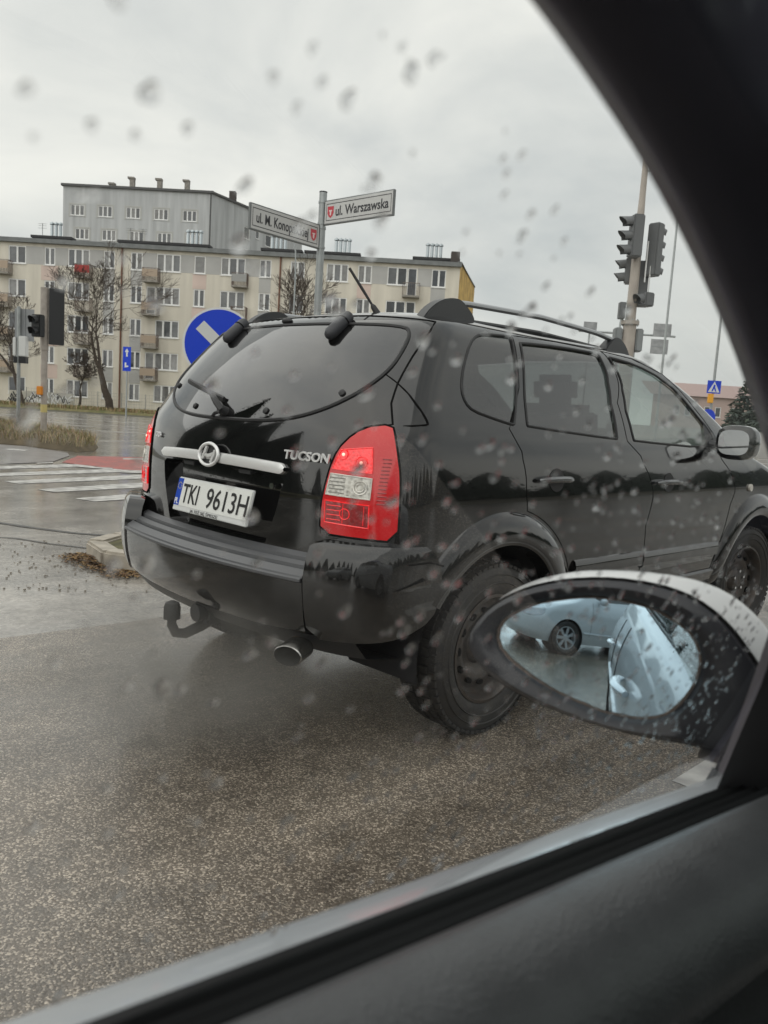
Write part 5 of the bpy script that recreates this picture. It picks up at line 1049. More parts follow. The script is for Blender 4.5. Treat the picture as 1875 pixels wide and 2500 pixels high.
# wire fence on the verge
fc = empty('wire_fence', FA_R+fa(pu(300), .25, 4.6)); tag(fc, 'thin wire mesh fence on the verge in front of the cream flats', 'fence'); f2 = Facade((0, 0, 0), ud, fd)
for k in range(14):
    u_ = -6+k*1.9; MB().cyl(f2(u_, 0), f2(u_, 1.3), .03, n=6).build('fence_post', mat('fence steel', (.28, .28, .27), .6), fc)
wr_ = MB()
for k in range(5): wr_.box((f2(-6, .2+.26*k)+f2(18.7, .2+.26*k))/2, (24.7, .012, .012), Matrix.Rotation(radians(-1.6), 3, 'Z'))
for k in range(124): u_ = -6+k*.2; wr_.box(f2(u_, .72), (.008, .008, 1.05))
wr_.build('wire_mesh', mat('fence steel', (.28, .28, .27), .6), fc, 0)
# --- grey tower behind
GT = at(500, 1000, 100); GT.z = 0; grey = empty('grey_flats', GT); tag(grey, 'weathered grey concrete block rising behind the cream flats', 'building')
gu_ = Vector((cos(radians(2)), -sin(radians(2)), 0)); gdn = Vector((-sin(radians(2)), -cos(radians(2)), 0)); gf = Facade((0, 0, 0), gu_, gdn); HG = 26.4
M_GCON = mat('streaked grey concrete', (.50, .51, .515), .85, var=.2, vscale=.5)
t = M_GCON.node_tree; mpn = t.nodes.new('ShaderNodeMapping'); mpn.inputs['Scale'].default_value = (1.6, 1.6, .12); nn = [n_ for n_ in t.nodes if n_.type == 'TEX_NOISE'][0]; cc_ = [n_ for n_ in t.nodes if n_.type == 'TEX_COORD'][0]; t.links.new(cc_.outputs['Object'], mpn.inputs[0]); t.links.new(mpn.outputs[0], nn.inputs['Vector']); nn.inputs['Scale'].default_value = 1.2
gp_ = lambda px: (px-500)/19.3
hol = []; wn_ = []
for r_, (z0, cs) in enumerate(((23.0, (163, 230, 297, 364, 432)), (20.2, (175, 240, 306, 373, 441)), (17.4, (163, 228, 300, 361, 432)))):
    for c in cs: hol.append((gp_(c), gp_(c)+1.72, z0, z0+1.28)); wn_.append(hol[-1])
gf.wall('wall', gp_(145), 0, 0, HG, hol, M_GCON, grey)
for h in wn_:
    gf.window(*h, 3, grey, rnd); b = MB(); 
    for (a, b2, c, d) in ((h[0]-.22, h[0]-.02, h[2]-.2, h[3]+.2), (h[1]+.02, h[1]+.22, h[2]-.2, h[3]+.2), (h[0]-.02, h[1]+.02, h[3]+.02, h[3]+.2)): gf.box(a, b2, c, d, -.004, .02, b)
    b.build('window_surround', mat('pale surround', (.46, .46, .44), .8), grey, 0)
gsd = Vector((sin(radians(27)), cos(radians(27)), 0)); gs = Facade((0, 0, 0), gsd, Vector((gsd.y, -gsd.x, 0)))
hol = []
for z0 in (22.6, 19.8, 17.0):
    for c, w_, n_ in ((6.5, 1.2, 1), (9.0, .8, 1), (11.2, 1.3, 1), (14.3, 1.8, 2)): hol.append((c, c+w_, z0+(.5 if w_ < 1 else 0), z0+1.5, n_))
gs.wall('side_wall', 0, 20, 0, HG, [h[:4] for h in hol], M_GCON, grey)
for h in hol: gs.window(h[0], h[1], h[2], h[3], h[4], grey, rnd)
gf.box(gp_(145)-.2, .25, HG, HG+.28, -.3, .25).build('roof_edge', mat('dark coping', (.10, .10, .10), .7), grey, 0); gs.box(-.1, 20, HG, HG+.26, -.3, .2).build('roof_edge', mat('dark coping', (.10, .10, .10), .7), grey, 0)
MB().cyl(gf(-.1, 0, .1), gf(-.1, HG, .1), .08, n=8).build('downpipe', mat('dark coping', (.10, .10, .10), .7), grey)
b0, b1 = gf(gp_(145), HG), gsd*20; MB().add([b0, gf(0, HG), b1+Vector((0, 0, HG)), b0+b1], [(0, 1, 2, 3)]).build('roof', M_BITUM, grey, 0)
for c, f_ in ((255, gf), (302, gf), (368, gf), (434, gf)):
    p = gf(gp_(c), HG, -1.2); h = 1.5 if c > 260 else .7; MB().box(p+Vector((0, 0, h/2)), (.55, .55, h)).build('chimney', M_CONC, grey, 0); MB().box(p+Vector((-.12, 0, h+.12)), (.8, .7, .22)).build('chimney_cap', M_CONC, grey, 0)
p = gs(5, HG, -.8); MB().box(p+Vector((0, 0, .8)), (.8, .8, 1.6)).build('chimney', mat('dark brick', (.07, .06, .055), .8), grey, 0)

# ------------------------------------------------------------------ trees
M_BARK = mat('wet bark', (.075, .058, .045), .85, var=.4, vscale=6)
def bare_tree(name, base, H, spread, seed, label, forks=2, lean=(0, 0), first=.22, twig=.006, r0=None):
    R_ = random.Random(seed); root = empty(name, base); tag(root, label, 'tree', 'bare street trees'); tr = MB(); cr_ = MB(); r0 = r0 or H*.02
    def grow_(p, d, L, r, lev):
        k = 4 if lev < 2 else 3; pts = [p]; rad = [r]; q = p.copy(); dd = d.copy()
        for i in range(k):
            dd = (dd+Vector((R_.gauss(0, .13), R_.gauss(0, .13), R_.gauss(.05, .08)))).normalized(); q = q+dd*(L/k); pts.append(q.copy()); rad.append(max(.012, r*(1-.42*(i+1)/k)))
        (tr if lev < 2 else cr_).tube(pts, rad, 7 if lev < 2 else (4 if lev < 4 else 3), caps=False)
        if lev >= 7: return
        nk = 2 if lev == 0 else R_.choice((2, 3, 3))
        for j in range(nk):
            a = R_.uniform(0, 2*pi); tilt = R_.uniform(.28, .62)*(spread if lev < 3 else 1.1); o1 = dd.orthogonal().normalized(); o2 = dd.cross(o1); nd = (dd*cos(tilt)+(o1*cos(a)+o2*sin(a))*sin(tilt)).normalized(); nd.z = max(nd.z, -.1) if lev > 1 else max(nd.z, .45); nd.normalize()
            grow_(q, nd, L*R_.uniform(.62, .86), rad[-1]*R_.uniform(.62, .8), lev+1)
        if lev >= 1:
            for j in range(2 if lev < 4 else 1):
                i = R_.randint(1, k-1); a = R_.uniform(0, 2*pi); o1 = dd.orthogonal().normalized(); o2 = dd.cross(o1); nd = (dd*.55+(o1*cos(a)+o2*sin(a))*.8).normalized(); grow_(pts[i], nd, L*.5, rad[i]*.42, lev+2)
    grow_(Vector((0, 0, -.1)), Vector((lean[0], lean[1], 1)).normalized(), H*first, r0, 0)
    tr.build('trunk', M_BARK, root, 60, fixn=False); cr_.build('crown', M_BARK, root, 60, fixn=False); return root
def ground_at(px, Y): p = at(px, 1000, Y); p.z = .2; return p
bare_tree('bare_tree', ground_at(268, 60), 12.5, .85, 5, 'large bare tree with forked trunk before the middle of the cream flats', first=.26, lean=(.12, 0), r0=.32)
bare_tree('bare_tree', ground_at(55, 60), 11.0, 1.0, 17, 'bare tree beside the grey sign back at the left edge', first=.22, r0=.24)
bare_tree('bare_tree', ground_at(735, 52), 12.0, .95, 29, 'bare tree rising behind the street name post', first=.24, r0=.22)
bare_tree('bare_tree', ground_at(195, 63), 7.5, 1.1, 41, 'low bare tree between the traffic light and the forked tree', first=.2, r0=.13)
M_NEED = [mat('needles dark', (.018, .030, .020), .75), mat('needles mid', (.030, .048, .028), .75), mat('needles blue', (.035, .052, .042), .75)]
def conifer_mesh(b, mi, base, H, Rb, seed, dens=1.0, leaf=1.0):
    R_ = random.Random(seed); base = Vector(base)
    if leaf < 1:
        k0 = len(b.f); b.lathe([(Rb*.84*(1-q)**.85+.02, H*(.04+.92*q)) for q in np.linspace(0, 1, 9)], 14, axis='z', c=base); mi += [0]*(len(b.f)-k0)
    for i in range(int(46*dens)):
        t_ = (i+R_.random())/(46*dens); z = H*(.06+.94*t_); rr_ = Rb*(1-t_)**.85*R_.uniform(.75, 1.1)+.12
        for j in range(int(5+9*(1-t_))):
            a = R_.uniform(0, 2*pi); d = Vector((cos(a), sin(a), 0)); up_ = R_.uniform(-.25, .12); s_ = R_.uniform(.3, .65)*(.5+.5*(1-t_))*leaf
            for k in range(3):
                f = (k+1)/3*R_.uniform(.8, 1.05); c = base+d*rr_*f+Vector((0, 0, z+up_*rr_*f)); e1 = (d+Vector((R_.gauss(0, .5), R_.gauss(0, .5), R_.gauss(-.2, .35)))).normalized()*s_; e2 = Vector((-d.y, d.x, R_.gauss(0, .5))).normalized()*s_*.45
                b.add([c-e1*.4, c+e2, c+e1, c-e2], [(0, 1, 2, 3)]); mi.append(R_.randrange(3))
def conifer(name, base, H, Rb, seed, label):
    root = empty(name, base); tag(root, label, 'tree', 'dark evergreens'); MB().tube([(0, 0, 0), (0, 0, H*.6), (0, 0, H)], [H*.018, H*.01, .01], 8).build('trunk', M_BARK, root)
    b = MB(); mi = []; conifer_mesh(b, mi, (0, 0, 0), H, Rb, seed); o = b.build('crown', M_NEED, root, 0, fixn=False); o.data.polygons.foreach_set('material_index', mi)
for px_, Yv, py_, Rb, sd_, lb in ((1805, 62, 930, 1.9, 3, 'slim dark spruce, tallest point of the evergreens beside the right pillar'), (1842, 58, 985, 2.6, 4, 'broad dark evergreen right of the slim spruce'), (1880, 52, 945, 2.4, 6, 'dark evergreen half hidden by the window pillar'), (1790, 70, 1010, 2.4, 8, 'low dark evergreen left of the slim spruce')):
    b_ = at(px_, 1090, Yv); top = at(px_, py_, Yv).z; b_.z = 0; conifer('spruce_tree', b_, top, Rb, sd_, lb)
# evergreens and shrubs on our side of the road: they show in the SUV's glass and paint
b = MB(); mi = []; R_ = random.Random(77)
for k in range(20):
    a = -26+k*3.0; p = rp(a+R_.uniform(-.8, .8), -21-R_.uniform(0, 5)); conifer_mesh(b, mi, p, R_.uniform(3.5, 6.5), R_.uniform(2.0, 3.0), 100+k, 1.6, .45)
for k in range(16):
    p = rp(33+k*2.4, -19-R_.uniform(0, 6)); conifer_mesh(b, mi, p, R_.uniform(2.2, 4.2), R_.uniform(2.2, 3.2), 300+k, 1.6, .45)
for k, (x_, y_, h_) in enumerate(((-15, 8.5, 15), (-18, 11.5, 13), (-15.5, 4.5, 14), (-19, 7, 16), (-13.5, 1, 11))): conifer_mesh(b, mi, (x_-5, y_, 0), h_, 3.6, 400+k, 4.0, .4)
for k in range(13):
    p = rp(-30-R_.uniform(0, 10), -16+k*3.2); conifer_mesh(b, mi, p, R_.uniform(3.5, 8.5), R_.uniform(1.6, 2.6), 200+k, 1.2, .5)
o = b.build('evergreen_belt', M_NEED, None, 0, fixn=False); o.data.polygons.foreach_set('material_index', mi); tag(o, 'belt of dark evergreens across the road, seen as reflections in the SUV', 'trees', kind='stuff')
# ------------------------------------------------------------------ signs
M_GALV = mat('galvanised steel', (.34, .36, .36), .45, metal=.5, var=.15, vscale=8)
M_BLUE = mat('sign blue', (.003, .045, .58), .3, spec=.4)
M_SWH = mat('sign white', (.70, .71, .70), .35)
M_SGREY = mat('sign back', (.30, .31, .32), .55, metal=.3)
def disc(f, c, r, d0, d1, n=48):
    return MB().prism([(c[0]+cos(a)*r, c[1]+sin(a)*r) for a in np.linspace(0, 2*pi, n, endpoint=False)], f, (d0, d1))
def plane_fn(o, x, n):
    o = Vector(o); x = Vector(x).normalized(); y = Vector((0, 0, 1)); n = Vector(n).normalized(); return lambda a, b, d: o+x*a+y*b+n*d
# keep-right sign on the island
s0 = at(537, 842, 7.6); ks = empty('keep_right_sign', (s0.x, s0.y, 0)); tag(ks, 'large round blue sign with white diagonal arrow behind the SUV rear window', 'road sign')
f = plane_fn((0, 0, s0.z), (1, .22, 0), (.22, -1, 0)); disc(f, (0, 0), .345, 0, .010).build('sign_rim', M_SWH, ks, 40); disc(f, (0, 0), .325, .0105, .013).build('sign_face', M_BLUE, ks, 40)
rot = lambda a, b: (a*cos(radians(-42))-b*sin(radians(-42)), a*sin(radians(-42))+b*cos(radians(-42)))
MB().prism([rot(*q) for q in ((-.255, .055), (.06, .055), (.06, .135), (.255, 0), (.06, -.135), (.06, -.055), (-.255, -.055))], f, (.0135, .016)).build('arrow', mat('sign arrow', (.62, .63, .62), .4), ks, 0)
MB().cyl((0, .04, 0), (0, .04, s0.z+.25), .03, n=12).build('post', M_GALV, ks)
# street name post
b0 = at(768, 900, 9.6); tp = at(778, 470, 9.6).z; sp = empty('street_name_post', (b0.x, b0.y, 0)); tag(sp, 'grey post carrying two street name plates behind the SUV roof', 'street sign')
MB().cyl((0, 0, 0), (0, 0, tp), .045, n=16).build('post', M_GALV, sp); MB().cyl((0, 0, tp), (0, 0, tp+.012), .047, n=16).build('post_cap', M_DARKPL, sp)
M_TXT = mat('sign lettering', (.035, .035, .04), .5); M_CREST = mat('crest red', (.55, .05, .07), .4); M_CRESTL = mat('crest line', (.75, .62, .60), .4)
def name_plate(ang, z, length, txt, fit, crest_first, flip, nm):
    """plate that starts at the post; ang = direction of the plate in plan"""
    x = Vector((cos(ang), sin(ang), 0)); n = Vector((x.y, -x.x, 0)) if flip > 0 else Vector((-x.y, x.x, 0)); H_ = .275; f0 = lambda a, b, d: Vector((0, 0, z))+x*a+Vector((0, 0, b))+n*d
    pl_ = MB().prism([(.05, 0), (length, 0), (length, H_), (.05, H_)], f0, (-.018, .018)).build('name_plate', mat('plate edge', (.20, .21, .21), .5, metal=.3), sp, 0, bevel=.004)
    MB().prism([(.062, .014), (length-.012, .014), (length-.012, H_-.014), (.062, H_-.014)], f0, (.0185, .0195)).build('plate_face', mat('plate grey white', (.56, .56, .55), .45), pl_, 0)
    ln = MB()
    for (a0, a1, b0_, b1_) in ((.085, length-.03, .042, .050), (.085, length-.03, H_-.050, H_-.042), (.085, .091, .050, H_-.050), (length-.036, length-.03, .050, H_-.050)): ln.prism([(a0, b0_), (a1, b0_), (a1, b1_), (a0, b1_)], f0, (.0197, .0206))
    ln.build('plate_border', M_TXT, pl_, 0)
    xr_ = x if flip > 0 else -x; s_ = 1 if flip > 0 else -1
    cpos = (.155 if flip > 0 else .15)
    shp = [(-.048, .062), (.048, .062), (.048, -.01), (.03, -.048), (0, -.066), (-.03, -.048), (-.048, -.01)]
    MB().prism([(cpos+a, H_/2+b) for a, b in shp], f0, (.0207, .0217)).build('crest', M_CREST, pl_, 0)
    MB().prism([(cpos+a*.5, H_/2+b*.15+.012) for a, b in shp], f0, (.0218, .0223)).build('crest_charge', M_CRESTL, pl_, 0); MB().prism([(cpos+a*.25, H_/2+b*.35-.02) for a, b in shp], f0, (.0218, .0223)).build('crest_charge', M_CRESTL, pl_, 0)
    start = f0(.235, .088, .0208) if flip > 0 else f0(.235+fit, .088, .0208)
    text('street_name', txt, .15, M_TXT, pl_, frame4(start, xr_, (0, 0, 1)), .0005, bold=.003, fit=fit)
name_plate(radians(-40), tp-.375, 1.10, 'ul. Warszawska', .80, True, 1, 'w')
name_plate(radians(180+52), tp-.645, 1.12, 'ul. M. Konopnickiej', .80, False, -1, 'k')
for z in (tp-.11, tp-.35, tp-.40, tp-.62): MB().cyl((0, 0, z-.012), (0, 0, z+.012), .052, n=14).build('clamp', M_GALV, sp)
# blue direction panel far off
p = at(310, 875, 48); ip = empty('lane_sign', (p.x, p.y, 0)); tag(ip, 'small tall blue panel with white arrow right of the forked tree', 'road sign'); f = plane_fn((0, 0, p.z), (1, 0, 0), (0, -1, 0))
MB().prism([(-.24, -.75), (.24, -.75), (.24, .68), (-.24, .68)], f, (0, .03)).build('panel', M_BLUE, ip, 0); MB().prism([(-.05, .1), (.05, .1), (.05, .38), (.13, .38), (0, .58), (-.13, .38), (-.05, .38)], f, (.031, .036)).build('arrow', M_SWH, ip, 0)
MB().prism([(-.12, -.55), (.10, -.5), (.10, -.42), (-.02, -.42), (-.02, -.25), (-.12, -.25)], f, (.031, .036)).build('symbol', M_SWH, ip, 0); MB().cyl((0, .05, 0), (0, .05, p.z+.7), .05, n=8).build('post', M_GALV, ip)
# ------------------------------------------------------------------ left poles
M_SIGB = mat('signal black', (.012, .013, .015), .45)
M_LENS = mat('signal lens off', (.04, .045, .05), .1, coat=1)
def signal_head(parent, c, face, n, r=.10, mtb=None, visor=.2):
    """n lamps stacked below c, looking along face; head > lens, visor"""
    face = Vector(face).normalized(); side = Vector((-face.y, face.x, 0)); R3 = Matrix((face, side, Vector((0, 0, 1)))).transposed(); st_ = r*2.75; c = Vector(c); mtb = mtb or M_SIGB
    hd_ = MB().box(c-Vector((0, 0, st_*(n-1)/2)), (.20, r*2.7, st_*n), R3).build('signal_head', mtb, parent, 0, bevel=.02)
    for k in range(n):
        q = c-Vector((0, 0, st_*k))+face*.10; rg_ = [(cos(a)*r, sin(a)*r) for a in np.linspace(0, 2*pi, 20, endpoint=False)]
        MB().prism(rg_, lambda a, b, d: q+side*a+Vector((0, 0, b))+face*d, (0, .012)).build('lens', M_LENS, hd_, 40)
        vs = []; angs = np.linspace(radians(-35), radians(215), 20)
        for a in angs:
            L_ = visor*(.55+.45*max(0, sin(a))); vs += [q+side*cos(a)*r*1.08+Vector((0, 0, sin(a)*r*1.08)), q+side*cos(a)*r*1.05+Vector((0, 0, sin(a)*r*1.05-.02))+face*L_]
        MB().add(vs, [(2*i, 2*i+1, 2*i+3, 2*i+2) for i in range(19)]).build('visor', mtb, hd_, 60)
    return hd_
b0 = at(107, 1000, 20.5); tl = empty('pedestrian_signal', (b0.x, b0.y, 0)); tag(tl, 'pedestrian traffic light on a pale pole with black backboard and orange button', 'traffic light')
top = at(107, 702, 20.5).z
MB().cyl((0, 0, 0), (0, 0, 2.3), .078, n=14).build('pole', mat('pale pole', (.40, .36, .32), .6, var=.2), tl); MB().cyl((0, 0, 2.3), (0, 0, top), .10, n=14).build('pole_head', mat('pale pole', (.40, .36, .32), .6, var=.2), tl)
zz = at(107, 785, 20.5).z
signal_head(tl, (-.04, -.28, zz), (-.35, -1, 0), 2, .10)
R3 = Matrix.Rotation(radians(18), 3, 'Z'); MB().box((.30, .02, at(107, 772, 20.5).z), (.36, .10, 1.40), R3).build('backboard', M_SIGB, tl, 0, bevel=.008)
bz = at(107, 954, 20.5).z; MB().box((-.06, -.10, bz), (.14, .12, .22)).build('push_button', mat('orange box', (.75, .28, .03), .45), tl, 0, bevel=.015)
MB().cyl((0, 0, bz-.55), (0, 0, bz-.35), .081, n=14).build('pole_sticker', mat('pole sticker', (.6, .5, .2), .6), tl)
b0 = at(45, 1000, 25); pl_ = empty('sign_pole', (b0.x, b0.y, 0)); tag(pl_, 'grey pole with the back of a square sign and white sensor boxes, leftmost', 'sign post')
zt = at(45, 752, 25).z; MB().cyl((0, 0, 0), (0, 0, zt+.05), .055, n=12).build('pole', M_GALV, pl_)
MB().box((.14, .08, zt-.5), (.60, .02, .98)).build('sign_back', M_SGREY, pl_, 0); 
for dx in (-.02, .02): MB().box((.10+dx*3, .055, zt-.5), (.03, .03, .96)).build('sign_rail', M_SGREY, pl_, 0)
zb = at(45, 845, 25).z; MB().box((.15, 0, zb), (.24, .2, .62)).build('sensor_box', M_SWH, pl_, 0, bevel=.02); MB().box((-.12, 0, zb-.02), (.10, .12, .58)).build('sensor_box', M_SWH, pl_, 0, bevel=.02); MB().box((.15, 0, zb-.42), (.22, .2, .2)).build('sensor_base', M_DARKPL, pl_, 0); MB().box((-.08, 0, zb-.42), (.12, .12, .2)).build('sensor_base', M_DARKPL, pl_, 0)
# ------------------------------------------------------------------ signal mast on the right
b0 = at(1541, 760, 15); ms = empty('signal_mast', (b0.x, b0.y, 0)); tag(ms, 'tall pale signal mast with clustered grey traffic lights above the SUV', 'traffic light')
Z = lambda py: at(1541, py, 15).z; M_MAST = mat('mast paint', (.42, .375, .33), .55, var=.2, vscale=3)
MB().tube([(0, 0, 0), (0, 0, Z(788))], [.125, .118], 18).build('mast_base', M_MAST, ms); MB().cyl((0, 0, Z(793)), (0, 0, Z(784)), .165, n=18).build('flange', M_MAST, ms)
for a in np.linspace(0, 2*pi, 8, endpoint=False): MB().cyl((cos(a)*.145, sin(a)*.145, Z(796)), (cos(a)*.145, sin(a)*.145, Z(780)), .012, n=6).build('bolt', M_GALV, ms)
MB().tube([(0, 0, Z(784)), (0, 0, Z(600)), (0, 0, Z(480)), (0, 0, Z(250))], [.094, .080, .056, .045], 18).build('mast', M_MAST, ms)
M_SGH = mat('signal grey', (.13, .135, .14), .5)
signal_head(ms, (-.10, -.18, Z(548)), (-1, -.12, 0), 3, .09, M_SGH, .24); signal_head(ms, (-.02, .22, Z(640)), (-1, .2, 0), 2, .085, M_SGH, .2)
signal_head(ms, (.30, -.05, Z(560)), (.75, .65, 0), 4, .085, M_SGH, .18); signal_head(ms, (.17, .20, Z(650)), (.2, 1, 0), 3, .10, M_SGH, .2); signal_head(ms, (.22, -.10, Z(732)), (-.9, -.4, 0), 1, .09, M_SGH, .18)
for u_, z0, z1 in ((.155, 590, 690), (.24, 650, 750)): MB().cyl((u_, -.12, Z(z1)), (u_, -.12, Z(z0)), .014, n=6).build('bracket', M_SWH, ms)
MB().box((-.19, -.05, Z(761)), (.11, .14, .30)).build('junction_box', M_SGH, ms, 0, bevel=.01)
for dx in (-.20, .19): MB().box((dx, .05, Z(830)), (.13, .22, .42)).build('signal_box', mat('box grey', (.22, .235, .24), .5), ms, 0, bevel=.02)
MB().tube([(.0, 0, Z(418)), (.12, 0, Z(412)), (.22, 0, Z(418))], .012, 6).build('antenna', M_GALV, ms)
MB().tube([(.02, .05, Z(560)), (.05, .05, Z(420)), (.06, .05, Z(260))], .012, 6).build('cable', M_GALV, ms)
def lamp_post(px, py_top, Y, arm, label, r=.05):
    b_ = at(px, 1000, Y); r_ = empty('street_lamp', (b_.x, b_.y, 0)); tag(r_, label, 'street lamp'); h = at(px, py_top, Y).z
    MB().tube([(0, 0, 0), (0, 0, h*.8), (arm*.08, 0, h*.93), (arm*.35, 0, h*.99), (arm, 0, h)], [r, r*.8, r*.75, r*.7, r*.6], 8).build('pole', M_GALV, r_)
    MB().box((arm*1.15, 0, h), (abs(arm)*.5, .18, .1)).build('lamp_head', M_SGREY, r_, 0, bevel=.02); return r_
lamp_post(1493, 722, 30, .75, 'thin curved street lamp just left of the signal mast'); lamp_post(1606, 380, 36, .8, 'tall thin lamp post just right of the signal mast', .06)
lamp_post(706, 578, 46, -.7, 'thin curved street lamp under the left street name plate')
# gantry with sign boards
g0 = at(1550, 816, 46); gy = empty('sign_gantry', (g0.x, g0.y, 0)); tag(gy, 'thin gantry arm with two square grey boards right of the signal mast', 'road sign')
zg = g0.z; MB().cyl((0, 0, 0), (0, 0, zg+.3), .10, n=10).build('post', M_GALV, gy); MB().tube([(-3.2, 0, zg), (2.3, 0, zg)], .06, 8).build('arm', M_GALV, gy)
M_GB = mat('board dark', (.16, .165, .17), .5, var=.6, vscale=2.5, alt=(.40, .41, .42))
for c, sz, dz in ((1.50, 1.0, .30), (1.42, .98, -.62)): MB().box((c, -.1, zg+dz), (sz, .05, .72 if dz > 0 else .82)).build('board', M_GB, gy, 0); MB().box((c, -.13, zg+dz), (sz*.9, .02, .05)).build('board_rail', M_SGREY, gy, 0)
g0 = at(1441, 798, 46); gy2 = empty('sign_board', (g0.x, g0.y, 0)); tag(gy2, 'square grey board above the roof rail left of the signal mast', 'road sign'); MB().box((0, 0, g0.z), (.75, .05, .55)).build('board', M_GB, gy2, 0); MB().cyl((0, .05, 0), (0, .05, g0.z+.2), .05, n=8).build('post', M_GALV, gy2)
# crossing sign pole on the far right
b0 = at(1743, 945, 33); cs = empty('crossing_sign_post', (b0.x, b0.y, 0)); tag(cs, 'tall thin pole with blue crossing sign, amber lamp and blue arrow sign', 'road sign')
MB().tube([(0, .06, 0), (0, .06, 4), (0, .06, at(1775, 700, 33).z)], [.06, .055, .045], 10).build('pole', M_GALV, cs)
z1 = at(1743, 945, 33).z; f = plane_fn((0, 0, z1), (1, .1, 0), (.1, -1, 0))
MB().prism([(-.29, -.26), (.29, -.26), (.29, .26), (-.29, .26)], f, (0, .02)).build('crossing_panel', M_BLUE, cs, 0); MB().prism([(-.25, -.21), (.25, -.21), (0, .23)], f, (.021, .026)).build('white_triangle', M_SWH, cs, 0)
MB().prism([(-.11, -.18), (-.05, -.18), (.0, -.06), (.06, -.18), (.11, -.18), (.04, .0), (.05, .08), (-.02, .1), (-.06, -.04)], f, (.0265, .030)).build('walker', M_BLUE, cs, 0)
z2 = at(1738, 973, 33).z; MB().box((-.09, 0, z2), (.20, .16, .38)).build('amber_lamp', mat('amber', (.80, .38, .02), .4), cs, 0, bevel=.02)
z3 = at(1733, 1018, 33).z; f = plane_fn((-.12, 0, z3), (1, .1, 0), (.1, -1, 0)); disc(f, (0, 0), .32, 0, .02).build('arrow_panel', M_BLUE, cs, 40)
MB().prism([rot(*q) for q in ((-.22, .04), (.04, .04), (.04, .11), (.22, 0), (.04, -.11), (.04, -.04), (-.22, -.04))], f, (.021, .026)).build('arrow', M_SWH, cs, 0)
# pale buildings and a wall far right
b0 = at(1715, 1000, 95); b0.z = 0; ph = empty('pink_house', b0); tag(ph, 'distant pale pink house left of the evergreens', 'building'); fh = Facade((0, 0, 0), (1, 0, 0), (0, -1, 0)); hs_ = [(u_, u_+.7, 3.2, 4.4) for u_ in (-3.4, -2.1, .2, 1.5, 3.4)]
fh.wall('wall', -6, 6.5, 0, 5.6, hs_, mat('pink wall', (.50, .38, .34), .85), ph)
for h in hs_: fh.window(*h, 1, ph, rnd)
MB().add([fh(-6.4, 5.5, .4), fh(6.9, 5.5, .4), fh(6.9, 7.2, -4), fh(-6.4, 7.2, -4)], [(0, 1, 2, 3)]).build('roof', mat('pale roof', (.36, .27, .25), .8), ph, 0)
b0 = at(1850, 1080, 48); b0.z = 0; cw = empty('concrete_wall', b0); tag(cw, 'low pale concrete wall beyond the SUV bonnet', 'wall'); fw_ = Facade((0, 0, 0), (1, -.1, 0), (-.1, -1, 0))
for k in range(12): fw_.box(-9+k*1.5+.02, -7.5+k*1.5-.02, 0, 1.5, -.1, 0).build('wall_panel', mat('pale concrete', (.45, .44, .42), .85, var=.15, vscale=1), cw, 0)
# ------------------------------------------------------------------ the silver car behind us (seen in the wing mirror)
def plain_car(name, label, loc, rz, paint_m):
    r_ = empty(name, loc, rz); tag(r_, label, 'car')
    wq = [osh.sv(*p) for p in [X(1.62, 1.09), X(2.55, 1.02), X(2.72, 1.06), X(2.42, 1.25), X(2.20, 1.34), X(1.62, 1.36)]]
    lp = osh.loop([FR(.45, .68), FR(.72, .72), X(3.75, .78), X(3.80, .64), FR(.70, .58), FR(.48, .58)], 1)
    V2, T2 = osh.mesh2d([wq, wr, ws, rwn, lp], oarc, gs=.06, gv=.045); c2 = V2[T2].mean(1); p2_, _ = osh.ev(c2); ct = np.zeros(len(T2), bool)
    for a in OAX: ct |= (np.hypot(p2_[:, 0]-a, p2_[:, 2]-.30) < .335) & (p2_[:, 1] > .5)
    m1, m2, m3, m4, m5 = [pip(q, c2) for q in (wq, wr, ws, rwn, lp)]
    osh.patch('body', V2, T2, ~(m1 | m2 | m3 | m4 | m5 | ct), paint_m, r_)
    for sd in (-1, 1):
        for mm2 in (m1, m2): osh.patch('side_window', V2, T2, mm2, M_PRIV, r_, -.004, (sd,))
        osh.patch('headlamp', V2, T2, m5, M_HEAD, r_, .002, (sd,))
        for xs_ in (1.58, 2.80, 1.05):
            MB().tube([osh.pt('x', xs_, z, sd, .0005)[0] for z in np.linspace(.36, .98, 16)], .003, 5).build('panel_gap', M_GAP, r_)
        for xh in (1.68, .98): MB().tube([osh.pt('x', xh+.2*t_, .86, sd, .006+.026*min(1, 4*t_*(1-t_)+.1))[0] for t_ in np.linspace(0, 1, 9)], [.010]+[.014]*7+[.010], 8).build('handle', paint_m, r_)
        MB().tube([osh.pt('x', x_, .42, sd, .004)[0] for x_ in np.linspace(1.15, 2.95, 20)], .02, 6).build('side_moulding', paint_m, r_)
        MB().ball((2.62, sd*.92, 1.03), (.06, .10, .07)).build('side_mirror', paint_m, r_)
        for a in OAX:
            make_wheel(r_, (a, sd*.745, .30), sd, .30, .195, .195, 'alloy'); MB().lathe([(.335, sd*.86), (.34, sd*.5), (0, sd*.5)], 30, c=(a, 0, .31)).build('wheel_well', M_CABIN, r_)
    osh.patch('windshield', V2, T2, m3, M_PRIV, r_, -.003); osh.patch('rear_window', V2, T2, m4, M_PRIV, r_, -.003)
    MB().box((2.0, 0, .5), (3.4, 1.4, .5)).build('cabin_floor', M_CABIN, r_); return r_
own_pt = lambda a, l: Vector((sin(radians(47.5))*a-cos(radians(47.5))*l, cos(radians(47.5))*a+sin(radians(47.5))*l, 0))
pc_ = own_pt(-8.2, -1.0); plain_car('silver_car', 'silver car behind, seen only in the blue wing mirror glass', pc_, OY+radians(50), M_SILV)
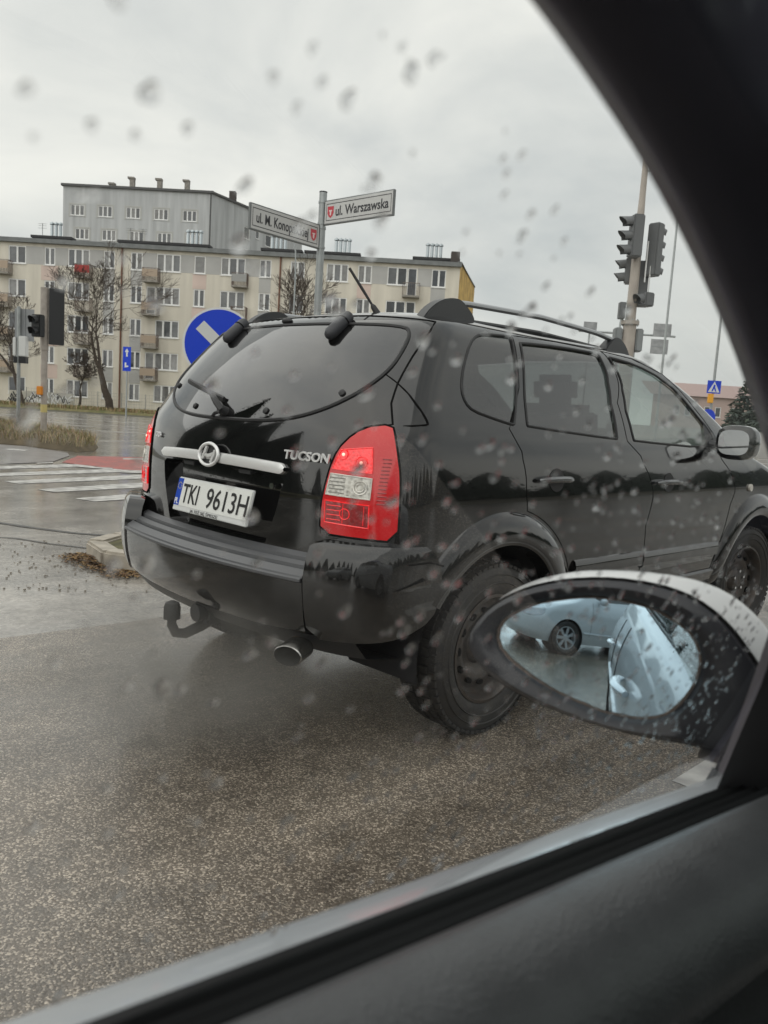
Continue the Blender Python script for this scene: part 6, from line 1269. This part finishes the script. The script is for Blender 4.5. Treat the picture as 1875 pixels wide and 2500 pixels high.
# verge on the far left of the road behind us, also only in the mirror
sheet('rear_verge', [tuple(own_pt(a, l)[:2]) for a, l in ((-70, 9), (-8, 9), (-8, 22), (-70, 22))], .012, mat('verge turf', (.17, .14, .07), .9))
strip('edge_line', [own_pt(a, 7.2) for a in np.linspace(-60, -4, 12)], .14, .004, M_WHITE); strip('edge_line', [own_pt(a, 4.6) for a in np.linspace(-9, -6, 4)], .14, .004, M_WHITE)
# ------------------------------------------------------------------ exhaust smoke
def smoke(name, c, r, dens, col, label, seed):
    o = MB().ball((0, 0, 0), r, 24, 14).build(name, None, None, 60); o.location = c; o.rotation_euler = (0, 0, radians(45)); o.data.materials.clear()
    M = bpy.data.materials.new(name); M.use_nodes = True; t = M.node_tree; t.nodes.clear(); L = t.links.new
    out = t.nodes.new('ShaderNodeOutputMaterial'); pv = t.nodes.new('ShaderNodeVolumePrincipled'); pv.inputs['Color'].default_value = (*col, 1)
    tc2 = t.nodes.new('ShaderNodeTexCoord'); vm = t.nodes.new('ShaderNodeVectorMath'); vm.operation = 'DIVIDE'; vm.inputs[1].default_value = r; ln = t.nodes.new('ShaderNodeVectorMath'); ln.operation = 'LENGTH'
    L(tc2.outputs['Object'], vm.inputs[0]); L(vm.outputs[0], ln.inputs[0]); mr_ = t.nodes.new('ShaderNodeMapRange'); mr_.interpolation_type = 'SMOOTHSTEP'; mr_.inputs[1].default_value = 1.0; mr_.inputs[2].default_value = .0; L(ln.outputs['Value'], mr_.inputs[0])
    n = t.nodes.new('ShaderNodeTexNoise'); n.noise_dimensions = '4D'; n.inputs['W'].default_value = seed; n.inputs['Scale'].default_value = 4.5; n.inputs['Detail'].default_value = 3; n.inputs['Distortion'].default_value = .6; L(tc2.outputs['Object'], n.inputs['Vector'])
    m2 = t.nodes.new('ShaderNodeMapRange'); m2.inputs[1].default_value = .35; m2.inputs[2].default_value = .7; L(n.outputs['Fac'], m2.inputs[0])
    mu = t.nodes.new('ShaderNodeMath'); mu.operation = 'MULTIPLY'; L(mr_.outputs[0], mu.inputs[0]); L(m2.outputs[0], mu.inputs[1]); m3 = t.nodes.new('ShaderNodeMath'); m3.operation = 'MULTIPLY'; m3.inputs[1].default_value = dens; L(mu.outputs[0], m3.inputs[0]); L(m3.outputs[0], pv.inputs['Density'])
    L(pv.outputs[0], out.inputs['Volume']); o.data.materials.append(M); tag(o, label, 'smoke', kind='stuff'); return o
sc_ = suv.location; F45 = Vector((sin(radians(45)), cos(radians(45)), 0)); L45 = Vector((-F45.y, F45.x, 0))
smoke('exhaust_smoke', sc_+F45*-.22+L45*-.34+Vector((0, 0, .32)), (.60, .75, .33), 4.5, (.52, .50, .46), 'grey exhaust smoke drifting under the SUV bumper', 3.0)
